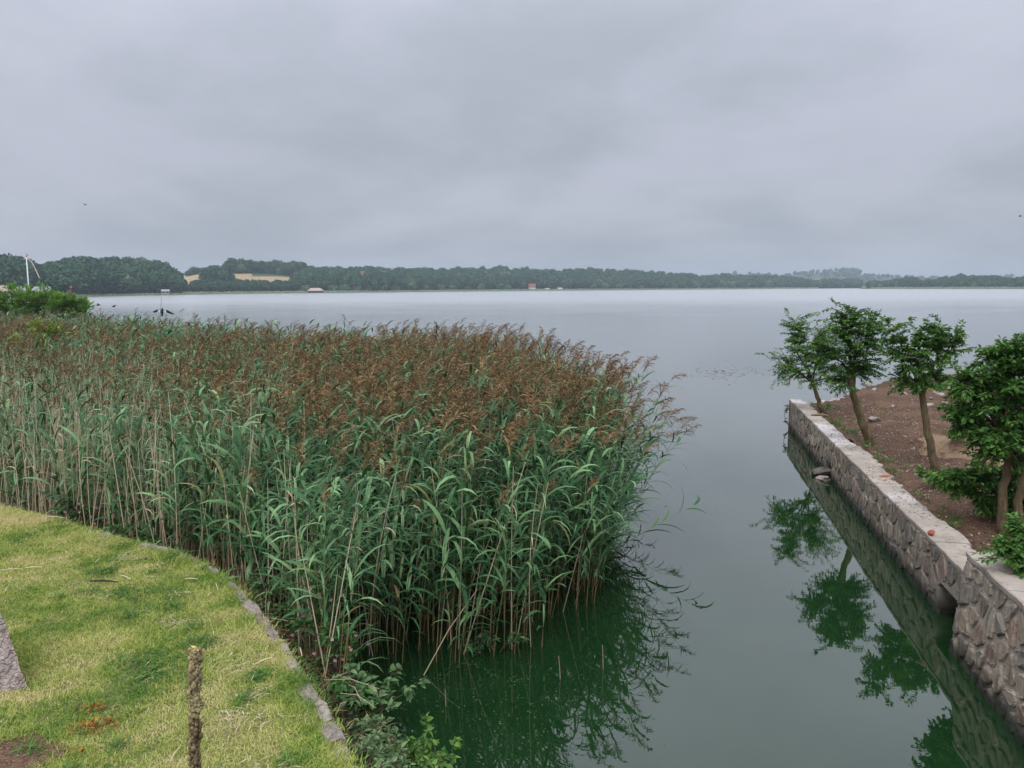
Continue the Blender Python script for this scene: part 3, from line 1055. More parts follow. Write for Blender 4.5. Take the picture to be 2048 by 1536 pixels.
p_young = np.where((uu < 520) & (yy < 17), np.maximum(p_young, .66), p_young)
greenfar = (yy > 27) & (xx < -3) & (seg_dist(cand, far_line) < 6.0)
p_dead = np.where(greenfar, .05, p_dead)
p_young = np.where(greenfar, 0.85, p_young)          # greener, flowerless reeds towards the open water
kk = rng.random(n_reed)
idx = np.where(kk < p_dead, rng.integers(16, 23, n_reed), np.where(kk < p_dead + p_young * (1 - p_dead), rng.integers(10, 16, n_reed), rng.integers(0, 10, n_reed)))
scl = np.clip(rng.normal(1.0, 0.10, n_reed), .6, 1.16) * np.where(dfr < 0.8, 0.93, 1.0) * np.interp(yy, [8, 20, 30], [1.0, 1.03, 1.04])
scl = np.where(greenfar & (idx >= 10) & (idx < 16), scl * 1.15, scl)
lean_x = np.where(idx >= 16, lean_x * 0.7 + rng.normal(0, 0.11, n_reed), lean_x)
broken = rng.random(n_reed) < .03
lean_x = np.where(broken, lean_x + rng.normal(0, .35, n_reed), lean_x)
lean_y = np.where(broken, lean_y + rng.normal(0, .25, n_reed), lean_y)
spin = rng.normal(0, 1.0, n_reed)
zb = np.where(dbk < 1.2, 0.25 - 0.2 * dbk, -0.05)
rots = []
for i in range(n_reed):
    m_ = Euler((-lean_y[i], lean_x[i], 0)).to_matrix() @ Matrix.Rotation(spin[i], 3, 'Z')
    rots.append(m_.to_euler())
# the reeds that stand out singly along the water's edge
score = yy + 3.0 * np.minimum(dfr, drt) + np.where(np.minimum(dfr, drt) > 0.75, 50, 0)
single = set(np.argsort(score)[:250].tolist())
part_meshes = [[(nm, p.mesh('reed_' + nm, MATS_REED)) for nm, p in s] for s in SPECS]
for i in sorted(single, key=lambda q: score[q]):
    s = int(idx[i])
    root = empty('reed', (xx[i], yy[i], float(zb[i])))
    root.rotation_euler = rots[i]; root.scale = (float(scl[i]),) * 3
    side = drt[i] < dfr[i] and yy[i] > 11.5
    if s >= 16:
        tag(root, 'dead straw coloured reed stem standing in dark water at the front of the reed bed' if not side else 'dead straw coloured reed stem at the open water side of the bed', 'reed', 'dead reeds at the edge of the bed')
    elif side:
        tag(root, 'green reed leaning out over the open water at the side of the bed', 'reed', 'reeds leaning over the open water')
    elif s >= 10:
        tag(root, 'short flowerless green reed standing in dark water at the front of the bed', 'reed', 'flowerless reeds at the front edge')
    else:
        tag(root, 'tall green reed with brown plume at the front edge of the bed', 'reed', 'flowering reeds at the front edge')
    for nm, me in part_meshes[s]: link(nm, me, root)
# long reeds that hang far out over the water at the side
for (u, v, Y, bx, z0) in ((1362, 838, 15.0, 1.45, 0), (1352, 868, 14.6, 1.45, 0), (1310, 800, 17.0, 1.4, 0), (1280, 752, 20.0, 1.3, 0)):
    tip = aty(u, v, Y); base = Vector((bx, Y + random.uniform(-.2, .2), -0.1))
    root = empty('reed', base)
    tag(root, 'long green reed bowed far out over the open water', 'reed', 'bowed reeds over the open water')
    n = 9; P_ = []
    for k in range(n):
        q = k / (n - 1)
        P_.append(((tip.x - base.x) * q ** 1.5, (tip.y - base.y) * q, (tip.z - base.z) * (1 - (1 - q) ** 1.6)))
    P_ = np.array(P_)
    sb = MB(); sb.tube(P_, np.linspace(.006, .002, n), 4, 0, .4); sb.build('stem', MATS_REED, root)
    for k in range(11):
        q = 0.35 + 0.6 * k / 10
        p = np.array([np.interp(q, np.linspace(0, 1, n), P_[:, c]) for c in range(3)])
        lb = MB(); blade_strip(lb, arc_path(p, random.gauss(0.2, .5), math.radians(random.uniform(-40, 15)), math.radians(-82), random.uniform(.28, .42)), .022, 2, random.random(), random.uniform(-.5, .5))
        lb.build('leaf', MATS_REED, root)
    pb = MB()
    for k in range(34):
        q = 0.92 + 0.08 * random.random()
        p = np.array([np.interp(q, np.linspace(0, 1, n), P_[:, c]) for c in range(3)]) + np.array([random.uniform(0, .12), 0, random.uniform(-.01, .04)])
        blade_strip(pb, arc_path(p, random.gauss(0, .8), math.radians(random.uniform(0, 50)), math.radians(-75), random.uniform(.08, .18), 4), .010, 4, random.random(), random.uniform(-1, 1))
    pb.build('plume', MATS_REED, root)
keep = np.array([i for i in range(n_reed) if i not in single])
bed = scatter('reed_bed', reed_meshes, np.stack([xx, yy, zb], 1)[keep], np.array([tuple(r_) for r_ in rots])[keep], np.repeat(scl[keep, None], 3, 1), idx[keep])
tag(bed, 'broad bed of green reeds with brown plumes growing in the lake', 'reeds', kind='stuff')
print('reeds', n_reed)

# broken stubs sticking out of the water before the reeds
for (u0, v0, u1, v1) in ((1117, 1312, 1122, 1358), (1205, 1290, 1207, 1338), (890, 1378, 892, 1412)):
    b_ = at(u1, v1, 0.0); t_ = aty(u0, v0, b_.y)
    mb = MB(); mb.tube([(0, 0, -.2), tuple((t_ - b_) * 0.5), tuple(t_ - b_)], [.005, .004, .003], 5, 5, [.0, .1, .2])
    o = mb.build('reed_stub', MATS_REED); o.location = b_
    tag(o, 'bare straw coloured reed stub poking out of the dark water in front of the bed', 'reed', 'bare reed stubs in the water')
# long dead stalk fallen across the front of the bed
b_ = at(838, 1350, 0.02); t_ = aty(955, 1178, b_.y + 0.5)
mb = MB(); mb.tube([(0, 0, -.1), tuple((t_ - b_) * .5 + Vector((0, 0, .02))), tuple(t_ - b_)], [.007, .006, .004], 5, 5, [.2, .3, .4])
o = mb.build('fallen_reed', MATS_REED); o.location = b_
tag(o, 'long pale dead reed stalk leaning slantwise across the front of the reed bed', 'reed')

# ================================================================== HARBOUR WALL ON THE OTHER SIDE
def voronoi_cells(pts, rect):
    """clip each point's cell by its neighbours' bisectors"""
    cells = []
    P_ = np.array(pts)
    for i, p in enumerate(P_):
        poly = [np.array(c) for c in ((rect[0], rect[1]), (rect[2], rect[1]), (rect[2], rect[3]), (rect[0], rect[3]))]
        d2 = ((P_ - p) ** 2).sum(1)
        for j in np.argsort(d2)[1:16]:
            m_, n_ = (p + P_[j]) / 2, P_[j] - p
            new = []
            for a, b in zip(poly, poly[1:] + poly[:1]):
                da, db = (a - m_) @ n_, (b - m_) @ n_
                if da <= 0: new.append(a)
                if (da < 0 < db) or (db < 0 < da): new.append(a + (b - a) * (da / (da - db)))
            poly = new
            if len(poly) < 3: break
        cells.append(poly)
    return cells


def inset(poly, d):
    c = np.mean(poly, 0)
    out = []
    n = len(poly)
    for i in range(n):
        a, p, b = poly[i - 1], poly[i], poly[(i + 1) % n]
        e1, e2 = unit(p - a), unit(b - p)
        n1, n2 = np.array([-e1[1], e1[0]]), np.array([-e2[1], e2[0]])
        bis = unit(n1 + n2)
        k = d / max(0.35, bis @ n1)
        q = p + bis * k
        if (q - c) @ (p - c) < 0: q = c
        out.append(q)
    return out


def clean(poly, eps=0.035):
    out = []
    for p in poly:
        if not out or np.linalg.norm(p - out[-1]) > eps: out.append(p)
    if len(out) > 2 and np.linalg.norm(out[0] - out[-1]) < eps: out.pop()
    return out


def round_poly(poly):
    """cut the corners so that the stones read as boulders"""
    out = []
    for a, b in zip(poly, poly[1:] + poly[:1]):
        out += [a + (b - a) * 0.2, a + (b - a) * 0.5, a + (b - a) * 0.8]
    return out


def stone_face(parent, s0, s1, z0, z1, out0, cell, skip, relief, mort, seed, batter=0.0):
    r = random.Random(seed)
    pts = []
    ny = max(2, int(round((z1 - z0) / (cell * 1.05)))); nx = max(1, int(round((s1 - s0) / cell)))
    for i in range(nx):
        for j in range(ny):
            pts.append((s0 + (s1 - s0) * (i + .5 + .5 * (j % 2) * .6 + r.uniform(-.44, .44)) / nx, z0 + (z1 - z0) * (j + .5 + r.uniform(-.42, .42)) / ny))
    k = 0
    for c, poly in zip(pts, voronoi_cells(pts, (s0, z0, s1, z1))):
        poly = clean(poly)
        if len(poly) < 3 or skip(*c): continue
        jit = [p_ + np.array([r.uniform(-.02, .02), r.uniform(-.02, .02)]) for p_ in poly]
        o_ring = round_poly(inset(poly, mort))
        m_ring = round_poly(inset(poly, mort + 0.012))
        i_ring = round_poly(inset(poly, mort + 0.028))
        n = len(o_ring)
        pr = relief * r.uniform(0.6, 1.5)
        tilt = (r.uniform(-.06, .06), r.uniform(-.06, .06))
        cc = np.mean(poly, 0)
        mb = MB(); V = []
        for ring, o_ in ((o_ring, -0.02), (m_ring, pr * 0.7), (i_ring, pr)):
            for q in ring:
                bt = batter * (z1 - q[1])
                oo = out0 + o_ + bt + ((q - cc) @ np.array(tilt) if o_ > 0 else 0) + (r.uniform(-.009, .009) if o_ > 0 else 0)
                V.append(tuple(W(q[0], oo, q[1])))
        F = [tuple(range(2 * n, 3 * n))]
        for a in (0, n):
            F += [(a + i, a + (i + 1) % n, a + n + (i + 1) % n, a + n + i) for i in range(n)]
        base = np.array(W(cc[0], out0, cc[1]))
        mb.add(np.array(V) - base, F)
        o = mb.build('stone', 'wall_stone', parent); o.location = base
        k += 1
    return k


def wall_box(mb, s0, s1, z0, z1, o0, o1, batter=0.0):
    V = [W(s0, o0, z0), W(s1, o0, z0), W(s1, o1 + batter * (z1 - z0), z0), W(s0, o1 + batter * (z1 - z0), z0), W(s0, o0, z1), W(s1, o0, z1), W(s1, o1, z1), W(s0, o1, z1)]
    mb.add([tuple(v) for v in V], [(0, 3, 2, 1), (4, 5, 6, 7), (0, 1, 5, 4), (3, 7, 6, 2), (0, 4, 7, 3), (1, 2, 6, 5)])


def coping(parent, s0, s1, ztop, out0, width, lens, seed, thick=0.10):
    r = random.Random(seed); s = s0
    while s < s1 - 0.05:
        L = min(r.uniform(*lens), s1 - s)
        if s1 - s - L < 0.35: L = s1 - s
        nseg = max(2, int(L / 0.18)); w = width(s) * r.uniform(0.94, 1.06); dz = r.uniform(-.006, .006)
        V, F = [], []
        for i in range(nseg + 1):
            q = s + 0.004 + (L - 0.008) * i / nseg
            e0 = out0 + r.uniform(-.016, .010); e1 = out0 - w + r.uniform(-.06, .06)
            zt = ztop + dz + r.uniform(-.004, .004)
            V += [W(q, e0, ztop - thick), W(q, e0, zt - .012), W(q, e0 - .014, zt), W(q, e1 + .02, zt), W(q, e1, zt - .02), W(q, e1, ztop - thick)]
        for i in range(nseg):
            for j in range(6):
                F.append((i * 6 + j, i * 6 + (j + 1) % 6, (i + 1) * 6 + (j + 1) % 6, (i + 1) * 6 + j))
        F += [tuple(range(6))[::-1], tuple(nseg * 6 + j for j in range(6))]
        base = np.array(W(s + L / 2, out0 - w / 2, ztop))
        mb = MB(); mb.add(np.array([tuple(v) for v in V]) - base, F)
        o = mb.build('coping_slab', 'coping_cement', parent); o.location = base
        s += L


SG = wall_s(1656, 945, 0.1); SC1 = S_STEP - 0.02; SC0 = SC1 - 1.05
far_wall = empty('stone_wall', W(0, 0, 0))
far_wall.location = (0, 0, 0)
tag(far_wall, 'long low weathered rubble stone wall with pale cement top along the far part of the bank', 'wall')
mb = MB()
for a, b, z0 in ((0, SG - .34, -.6), (SG - .34, SG + .34, .50), (SG + .34, SC0, -.6), (SC0, SC1, .42)):
    wall_box(mb, a + .0015, b - .0015, z0, ZW - .055, -.42, 0.0)
wall_box(mb, SG - .36, SG + .36, -.6, .49, -.9, -.45)
wall_box(mb, SC0 - .02, SC1 + .02, -.6, .41, -1.3, -.8)
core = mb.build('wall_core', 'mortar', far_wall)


def skip_far(s, z):
    return (abs(s - SG) < .36 and z < .47) or (SC0 - .05 < s < SC1 + .1 and z < .40)


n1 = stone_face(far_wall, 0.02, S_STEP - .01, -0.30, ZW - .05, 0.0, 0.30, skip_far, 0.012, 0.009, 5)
# the end of the wall, facing the lake
mb = MB(); wall_box(mb, -0.10, -.002, -.6, ZW - .055, -.42, 0.01); mb.build('end_stone', 'wall_stone', far_wall)
coping(far_wall, -0.08, S_STEP - .01, ZW, 0.022, lambda s: 0.38 if s < 5.4 else (0.48 if s < 7 else 0.41), (1.1, 2.4), 3, 0.052)
# return of the wall round the far corner
mb = MB()
for k in range(7):
    o_ = -0.50 - k * 0.36
    tt_ = .12 + k * .26; c_ = W(0.10 + land_edge(tt_), -.40 - tt_, ZW - 0.22 - .02 * k)
    vl, fl = lump(60 + k, 2, .25, .6)
    mb = MB(); mb.add(vl * np.array([.5, .48, .55]), fl); ob = mb.build('corner_stone', 'coping_cement' if k < 4 else 'rock', far_wall); ob.location = c_; ob.rotation_euler = (0, 0, random.uniform(-.3, .3))

near_wall = empty('stone_wall', (0, 0, 0))
tag(near_wall, 'higher near wall of big rounded stones set in pale mortar beside the dark drain opening', 'wall')
ZN = ZNEAR
mb = MB(); wall_box(mb, S_STEP, S_END, -.6, ZN - .07, -.46, 0.07, 0.10); mb.build('wall_core', 'mortar', near_wall)
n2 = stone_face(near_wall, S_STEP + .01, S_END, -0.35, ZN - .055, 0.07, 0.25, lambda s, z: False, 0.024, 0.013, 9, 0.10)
coping(near_wall, S_STEP, S_END, ZN, 0.10, lambda s: 0.50, (1.0, 1.8), 4, 0.06)
print('stones', n1, n2)

# rocks
ROCKS = []
for k in range(6):
    vl, fl = lump(100 + k, 2, .3, .62)
    for mm in ('rock', 'dark_rock'):
        mb = MB(); mb.add(vl, fl); ROCKS.append(mb.mesh('rock', mm))


def rock(p, size, label, group=None, dark=False, k=None, name='rock', flat=1.0):
    k = random.randrange(6) if k is None else k
    o = link(name, ROCKS[2 * k + (1 if dark else 0)])
    o.location = p; o.scale = (size * random.uniform(.8, 1.25), size * random.uniform(.8, 1.1), size * random.uniform(.75, 1.0) * flat)
    o.rotation_euler = (random.uniform(-.3, .3), random.uniform(-.3, .3), random.uniform(0, 6.28))
    return tag(o, label, 'rock', group)


rock(W(SG - .10, .10, .10), .50, 'larger grey rock fallen out of the gap in the stone wall', k=1, dark=True)
rock(W(SG + .26, .16, .02), .42, 'flat rock lying at the waterline below the gap in the wall', k=3)
rock(W(SG + .08, -.25, .22), .5, 'dark rock wedged inside the gap in the wall', k=2, dark=True)
rock(W(SC1 - .1, -.12, .02), .40, 'dark wet rock under the drain opening of the wall', k=4, dark=True)
rock(on_soil(1748, 842) + Vector((0, 0, .05)), .30, 'pale angular rock on the soil behind the second tree', k=5)
rock(on_soil(1808, 790) + Vector((0, 0, .03)), .26, 'pale flat rock on the soil between the trees', k=0)
for (u, v, sz) in ((1785, 815, .2), (1732, 770, .42), (1860, 812, .26)):
    rock(on_soil(u, v) + Vector((0, 0, .03)), sz, {1785: 'small flat rock in front of the pale rubble on the soil', 1732: 'big smooth grey boulder at the lake end of the bank', 1860: 'round stone at the foot of the rubble beside the third tree'}[u])
for k in range(130):
    while True:
        s_, t_ = (random.gauss(-3.9, 1.2), random.gauss(5.4, 1.5)) if k % 3 else (random.uniform(-3, 3.5), random.uniform(3.5, 6.5))
        if s_ > land_edge(t_) + .15 and t_ > .5: break
    q = W(s_, -.40 - t_, soil_h(s_, t_))
    rock(q + Vector((0, 0, .03)), random.uniform(.10, .32), 'loose pale stone in the rubble at the lake end of the bank', 'rubble on the bank')
for k in range(90):
    u = random.uniform(1650, 1960); v = random.uniform(800, 1000)
    q = on_soil(u, v)
    if -(q - A_far).dot(wn_) < .65: continue
    rock(q + Vector((0, 0, .01)), random.uniform(.04, .10), 'small pebble scattered on the brown soil', 'pebbles on the soil')

# sand heap
c_ = on_soil(2010, 905); mb = MB(); V, F = [], []
na, nrr = 26, 9
for i in range(nrr):
    for j in range(na):
        a = j * 2 * math.pi / na; q = i / (nrr - 1)
        h = 0.46 * (0.5 + 0.5 * math.cos(math.pi * q)) * (1 + .25 * math.sin(2 * a + 3 * q)) - .05 * q + random.uniform(-.02, .02)
        wob_ = 1 + .18 * math.sin(3 * a + 1) + .1 * math.sin(7 * a); x, y = math.cos(a) * 1.75 * q * wob_, math.sin(a) * 2.1 * q * wob_
        V.append((x, y, h + soil_z((c_.x + x, c_.y + y)) - c_.z - 0.03))
F = [(i * na + j, (i + 1) * na + j, (i + 1) * na + (j + 1) % na, i * na + (j + 1) % na) for i in range(nrr - 1) for j in range(na)]
mb.add(V, F); o = mb.build('sand_heap', 'sand', smooth=True); o.location = c_
tag(o, 'heap of tan sand on the bank behind the third tree', 'sand heap')

# chips and dead leaves strewn over the soil
mb = MB(); P_, D_, N_ = [], [], []
for k in range(11000):
    s, t_ = random.uniform(.1, S_END), random.uniform(0.05, 7) if random.random() < .7 else random.uniform(0, 2)
    p = W(s, -.45 - t_, 0); p.z = soil_h(s, t_) + 0.025
    P_.append(p); a = random.uniform(0, 6.28); D_.append((math.cos(a), math.sin(a), random.uniform(-.2, .5))); N_.append((random.gauss(0, .5), random.gauss(0, .5), 1))
mb.leaves(P_, D_, N_, rng.uniform(.02, .07, 11000), rng.uniform(.012, .035, 11000), 0, rng.random(11000))
tag(mb.build('soil_litter', 'litter'), 'dead leaves and chips strewn over the brown soil', 'litter', kind='stuff')
wv = []
for k in range(3):
    m2 = MB(); g = np.random.default_rng(660 + k); nn_ = 18; a = g.uniform(0, 6.28, nn_)
    m2.leaves(np.stack([g.normal(0, .03, nn_), g.normal(0, .03, nn_), g.uniform(0, .08, nn_)], 1), np.stack([np.cos(a), np.sin(a), g.uniform(.2, 1.2, nn_)], 1), np.tile((0, 0, 1.), (nn_, 1)), g.uniform(.04, .09, nn_), g.uniform(.012, .03, nn_), 0, g.random(nn_))
    wv.append(m2.mesh('weed', ('bright_leaf', 'balsam_leaf', 'elm_leaf')[k]))
wp, wr, ws, wi = [], [], [], []
for k in range(190):
    s_, t_ = (random.uniform(0.3, S_END), abs(random.gauss(0, .25))) if k % 2 else (random.uniform(0, S_END), random.uniform(0, 6))
    q = W(s_, -.46 - t_, soil_h(s_, t_)); sc_ = random.uniform(.4, 1.4)
    wp.append(tuple(q)); wr.append((0, 0, random.uniform(0, 6.28))); ws.append((sc_, sc_, sc_)); wi.append(k % 3)
tag(scatter('soil_weeds', wv, wp, wr, ws, wi), 'tiny weeds sprouting along the wall and over the soil', 'weeds', kind='stuff')
# dirt on the coping
mb = MB(); P_, D_, N_ = [], [], []
for k in range(420):
    s = random.choice((random.uniform(.3, S_STEP), random.gauss(6.6, .5), random.gauss(9.3, .4), random.gauss(11.2, .5)))
    if not 0 < s < S_STEP: continue
    P_.append(W(s, -random.random() ** .7 * .38, ZW + .006)); a = random.uniform(0, 6.28); D_.append((math.cos(a), math.sin(a), .15)); N_.append((random.gauss(0, .3), random.gauss(0, .3), 1))
mb.leaves(P_, D_, N_, rng.uniform(.012, .04, len(P_)), rng.uniform(.01, .025, len(P_)), 0, rng.random(len(P_)) * .35)
tag(mb.build('coping_litter', 'litter'), 'dark leaf crumbs lying on the pale top of the wall', 'litter', kind='stuff')
# brick and tile
p = at(1863, 1068, ZW + .03)
mb = MB(); vl, fl = lump(7, 2, .15, .9); mb.add(vl * np.array([.11, .09, .10]), fl); o = mb.build('brick_lump', 'brick'); o.location = p + Vector((0, 0, .02))
tag(o, 'small red brick lump lying on the pale top of the wall', 'brick')
p = at(1771, 955, ZW - .02)
mb = MB(); vl, fl = lump(8, 2, .15, .4); mb.add(vl * np.array([.30, .12, .12]), fl); o = mb.build('tile_shard', 'brick'); o.location = p + Vector((0, 0, .03)); o.rotation_euler = (0.1, 0, .4)
tag(o, 'broken red tile on the inner edge of the wall top', 'tile')
p = at(1640, 832, ZW)
mb = MB(); mb.tube([(-.22, .02, .02), (0, 0, .035), (.20, -.05, .02)], [.03, .035, .02], 6); mb.tube([(0, 0, .03), (.12, .1, .06)], [.02, .012], 5); o = mb.build('driftwood', 'driftwood'); o.location = p
tag(o, 'short grey piece of driftwood on the wall top beside the farthest tree', 'wood')


# ================================================================== TREES AND SHRUBS
def smooth_path(pts, n):
    pts = np.asarray(pts, float); k = len(pts)
    tt = np.linspace(0, k - 1, n); i = np.clip(tt.astype(int), 0, k - 2); f = (tt - i)[:, None]
    p0 = pts[np.clip(i - 1, 0, k - 1)]; p1 = pts[i]; p2 = pts[i + 1]; p3 = pts[np.clip(i + 2, 0, k - 1)]
    return 0.5 * ((2 * p1) + (-p0 + p2) * f + (2 * p0 - 5 * p1 + 4 * p2 - p3) * f ** 2 + (-p0 + 3 * p1 - 3 * p2 + p3) * f ** 3)


def branch_path(a, b, r, n=7, sag=0.12):
    a, b = np.asarray(a, float), np.asarray(b, float)
    L = np.linalg.norm(b - a)
    q = np.linspace(0, 1, n)[:, None]
    m_ = np.array([r.gauss(0, .1) * L, r.gauss(0, .1) * L, sag * L])
    P_ = a + (b - a) * q + m_ * (4 * q * (1 - q))
    P_[1:-1] += np.array([[r.gauss(0, .018) * L for _ in range(3)] for _ in range(n - 2)])
    return P_


UNIT_LEAVES = {}


def unit_leaf(mat, tmpl, k):
    key = (mat, tmpl, k)
    if key not in UNIT_LEAVES:
        mb = MB(); mb.leaves([(0, 0, 0)], [(1, 0, 0)], [(0, 0, 1)], 1.0, [.5, .58, .66, .5, .6, .7][k], 0, [0.1, .35, .5, .65, .85, 1.0][k], fold=.10, curl=(.1, .25, .18, .3, .2, .12)[k], tmpl=tmpl)
        UNIT_LEAVES[key] = mb.mesh('leaf', mat)
    return UNIT_LEAVES[key]


def leafy(root, base, limbs, lumps, leaf, seed, mat='elm_leaf', leaf_w=.52, shoots=(), droop=.25, tmpl='oval', single=False, per=22, twig_r=.006, wood='twig', lean_up=.0, dense=1.0):
    """limbs: list of point paths (world) that carry the twigs; lumps: (centre, radii, twigs). Adds limb parts and the crown to root"""
    r = random.Random(seed); g = np.random.default_rng(seed)
    base = np.asarray(base, float)
    nodes = np.concatenate([np.asarray(l, float)[max(0, len(l) // 3):] for l in limbs])
    tw = MB(); LP, LD, LN = [], [], []

    def twig(a, b, nl, fr=.25):
        P_ = branch_path(a, b, r, 6)
        tw.tube(P_ - base, np.linspace(twig_r, twig_r * .3, 6), 3, 0, .5, False)
        d = unit(np.gradient(P_, axis=0))
        for k in range(nl):
            q = fr + (1 - fr) * (k + r.random()) / nl
            p = np.array([np.interp(q, np.linspace(0, 1, 6), P_[:, c]) for c in range(3)])
            dd = d[min(5, int(q * 5.99))]
            sd = unit(np.cross(dd, np.array([r.gauss(0, .4), r.gauss(0, .4), 1.0]))) * (1 if k % 2 else -1)
            D = dd * .55 + sd * .8 + np.array([r.gauss(0, .28), r.gauss(0, .28), -droop + r.gauss(0, .25)])
            LP.append(p + sd * leaf * .15); LD.append(D); LN.append((r.gauss(0, .45), r.gauss(0, .45), 1.0))
    for c, rad, nt in lumps:
        c, rad = np.asarray(c, float), np.asarray(rad, float)
        for _ in range(int(nt * dense)):
            d = unit(g.normal(size=3)); q = r.random() ** .45
            b = c + d * rad * q
            i = np.argmin(((nodes - b) ** 2).sum(1) + .15 * (nodes[:, 2] > b[2]) + g.random(len(nodes)) * .05)
            a = nodes[i]
            # the twig leaves its limb a bit below its tip
            L = np.linalg.norm(b - a)
            if L > 0.75: a = b + (a - b) * (0.75 / L)
            twig(a, b + np.array([0, 0, lean_up * r.random()]), per)
    for b in shoots:
        b = np.asarray(b, float); i = np.argmin(((nodes - b) ** 2).sum(1)); a = nodes[i]
        twig(a, b, int(per * 1.5), .3)
    tw.build('twigs', wood, root)['kind'] = 'stuff'
    k = len(LP)
    if not single:
        cm = MB(); cm.leaves(np.array(LP) - base, LD, LN, g.uniform(.65, 1.25, k) * leaf, g.uniform(.8, 1.15, k) * leaf * leaf_w, 0, g.random(k), tmpl=tmpl)
        o = cm.build('crown', mat, root); o['kind'] = 'stuff'
    else:
        for p, D, N in zip(LP, LD, LN):
            o = link('leaf', unit_leaf(mat, tmpl, r.randrange(6)), root)
            x = Vector(unit(np.array(D))); n_ = Vector(N); y = n_.cross(x).normalized(); z = x.cross(y)
            s = leaf * r.uniform(.6, 1.25)
            o.matrix_basis = Matrix.LocRotScale(Vector(np.array(p) - base), Matrix((x, y, z)).transposed(), Vector((s, s * leaf_w / .52, s)))
    return k


def tree(label, base, trunk, r0, limb_targets, lumps, leaf, seed, shoots=(), mat='elm_leaf', per=24, dense=3.3, trunks=None, droop=.12):
    lumps = [(c, tuple(x * 1.45 for x in rd), n) for c, rd, n in lumps]
    root = empty('tree', base)
    gg = np.random.default_rng(seed + 5); shoots = list(shoots)
    for c, rd, n in lumps:
        for _ in range(3):
            d = unit(gg.normal(size=3) + np.array([0, 0, .5])); shoots.append(np.array(c) + d * np.array(rd) * gg.uniform(1.15, 1.6))
    tag(root, label, 'tree', 'young trees on the harbour bank')
    r = random.Random(seed)
    limbs = []
    for tp in ([trunk] + (trunks or [])):
        P_ = smooth_path([tuple(p) for p in tp], 12)
        P_[1:-1] += np.array([[r.gauss(0, .012) for _ in range(3)] for _ in range(10)])
        rad = np.linspace(r0, r0 * .55, 12); rad[0] *= 1.30; rad[1] *= 1.08
        b0 = np.array(base)
        P0 = P_ - b0; P0[0, 2] -= .12
        mb = MB(); mb.tube(P0, rad, 10, 0); mb.build('trunk', 'bark', root, True)
        top = P_[-1]; mids = P_[7:]
        for c in limb_targets:
            c = np.asarray(c, float)
            a = mids[r.randrange(len(mids))] if len(limb_targets) > 1 else top
            if trunks and np.linalg.norm(c - top) > 1.6: continue
            B = branch_path(a, c, r, 8, .10)
            mb = MB(); mb.tube(B - b0, np.linspace(r0 * .34, r0 * .08, 8), 6, 0); mb.build('limb', 'bark', root, True)
            limbs.append(B)
    n = leafy(root, base, limbs, lumps, leaf, seed, mat, .52, shoots, per=per, droop=droop, dense=dense)
    return root


def L_(u, v, Y, ru, rv, n, depth=None):
    k = Y / FPX
    return (aty(u, v, Y), (ru * k, (depth or (ru + rv) / 2) * k, rv * k), n)


# farthest tree
b1 = on_soil(1646, 828); Y = b1.y
tree('farthest small tree leaning over the wall corner with low leafy branches', b1, [b1, aty(1634, 790, Y), aty(1625, 765, Y)], .070,
     [aty(1600, 690, Y), aty(1640, 690, Y), aty(1578, 735, Y), aty(1635, 740, Y - .2), aty(1590, 655, Y)],
     [L_(1608, 700, Y, 40, 40, 34), L_(1590, 665, Y, 24, 26, 16), L_(1645, 685, Y, 42, 44, 34), L_(1572, 740, Y, 28, 24, 15), L_(1640, 745, Y - .2, 34, 28, 12)],
     .072, 201, [aty(1513, 708, Y), aty(1545, 715, Y), aty(1542, 776, Y - .2), aty(1582, 636, Y), aty(1575, 770, Y - .3), aty(1640, 640, Y)])
# second tree: thick leaning trunk
b2 = on_soil(1742, 888); Y = b2.y
tree('tree with a thick pale trunk leaning left and a dense bright green crown', b2, [b2, aty(1722, 835, Y), aty(1707, 785, Y), aty(1698, 742, Y)], .100,
     [aty(1690, 670, Y), aty(1735, 690, Y), aty(1655, 710, Y), aty(1700, 640, Y), aty(1745, 655, Y), aty(1690, 770, Y - .3)],
     [L_(1690, 680, Y, 52, 44, 34), L_(1735, 700, Y, 36, 44, 24), L_(1655, 715, Y, 36, 42, 22), L_(1700, 645, Y, 32, 22, 15), L_(1742, 660, Y, 26, 24, 12), L_(1680, 762, Y - .3, 28, 24, 10), L_(1750, 745, Y, 22, 22, 8)],
     .072, 202, [aty(1662, 598, Y), aty(1677, 606, Y), aty(1690, 612, Y), aty(1737, 618, Y), aty(1772, 752, Y), aty(1720, 628, Y)])
# third tree: straight, thinly leaved
b3 = on_soil(1872, 942); Y = b3.y
tree('straight pale trunked tree with a thin dark crown in the middle of the bank', b3, [b3, aty(1857, 870, Y), aty(1847, 800, Y), aty(1845, 745, Y)], .080,
     [aty(1840, 680, Y), aty(1798, 715, Y), aty(1870, 670, Y), aty(1905, 690, Y), aty(1780, 665, Y), aty(1885, 755, Y), aty(1810, 765, Y)],
     [L_(1842, 680, Y, 34, 24, 14), L_(1800, 720, Y, 30, 28, 12), L_(1872, 672, Y, 28, 20, 11), L_(1903, 690, Y, 26, 26, 11), L_(1850, 725, Y, 44, 30, 16), L_(1790, 672, Y, 22, 20, 7), L_(1885, 760, Y, 26, 24, 8), L_(1812, 765, Y, 28, 26, 9), L_(1845, 770, Y - .2, 20, 16, 6)],
     .074, 203, [aty(1764, 633, Y), aty(1775, 640, Y), aty(1850, 646, Y), aty(1915, 656, Y), aty(1898, 655, Y)])
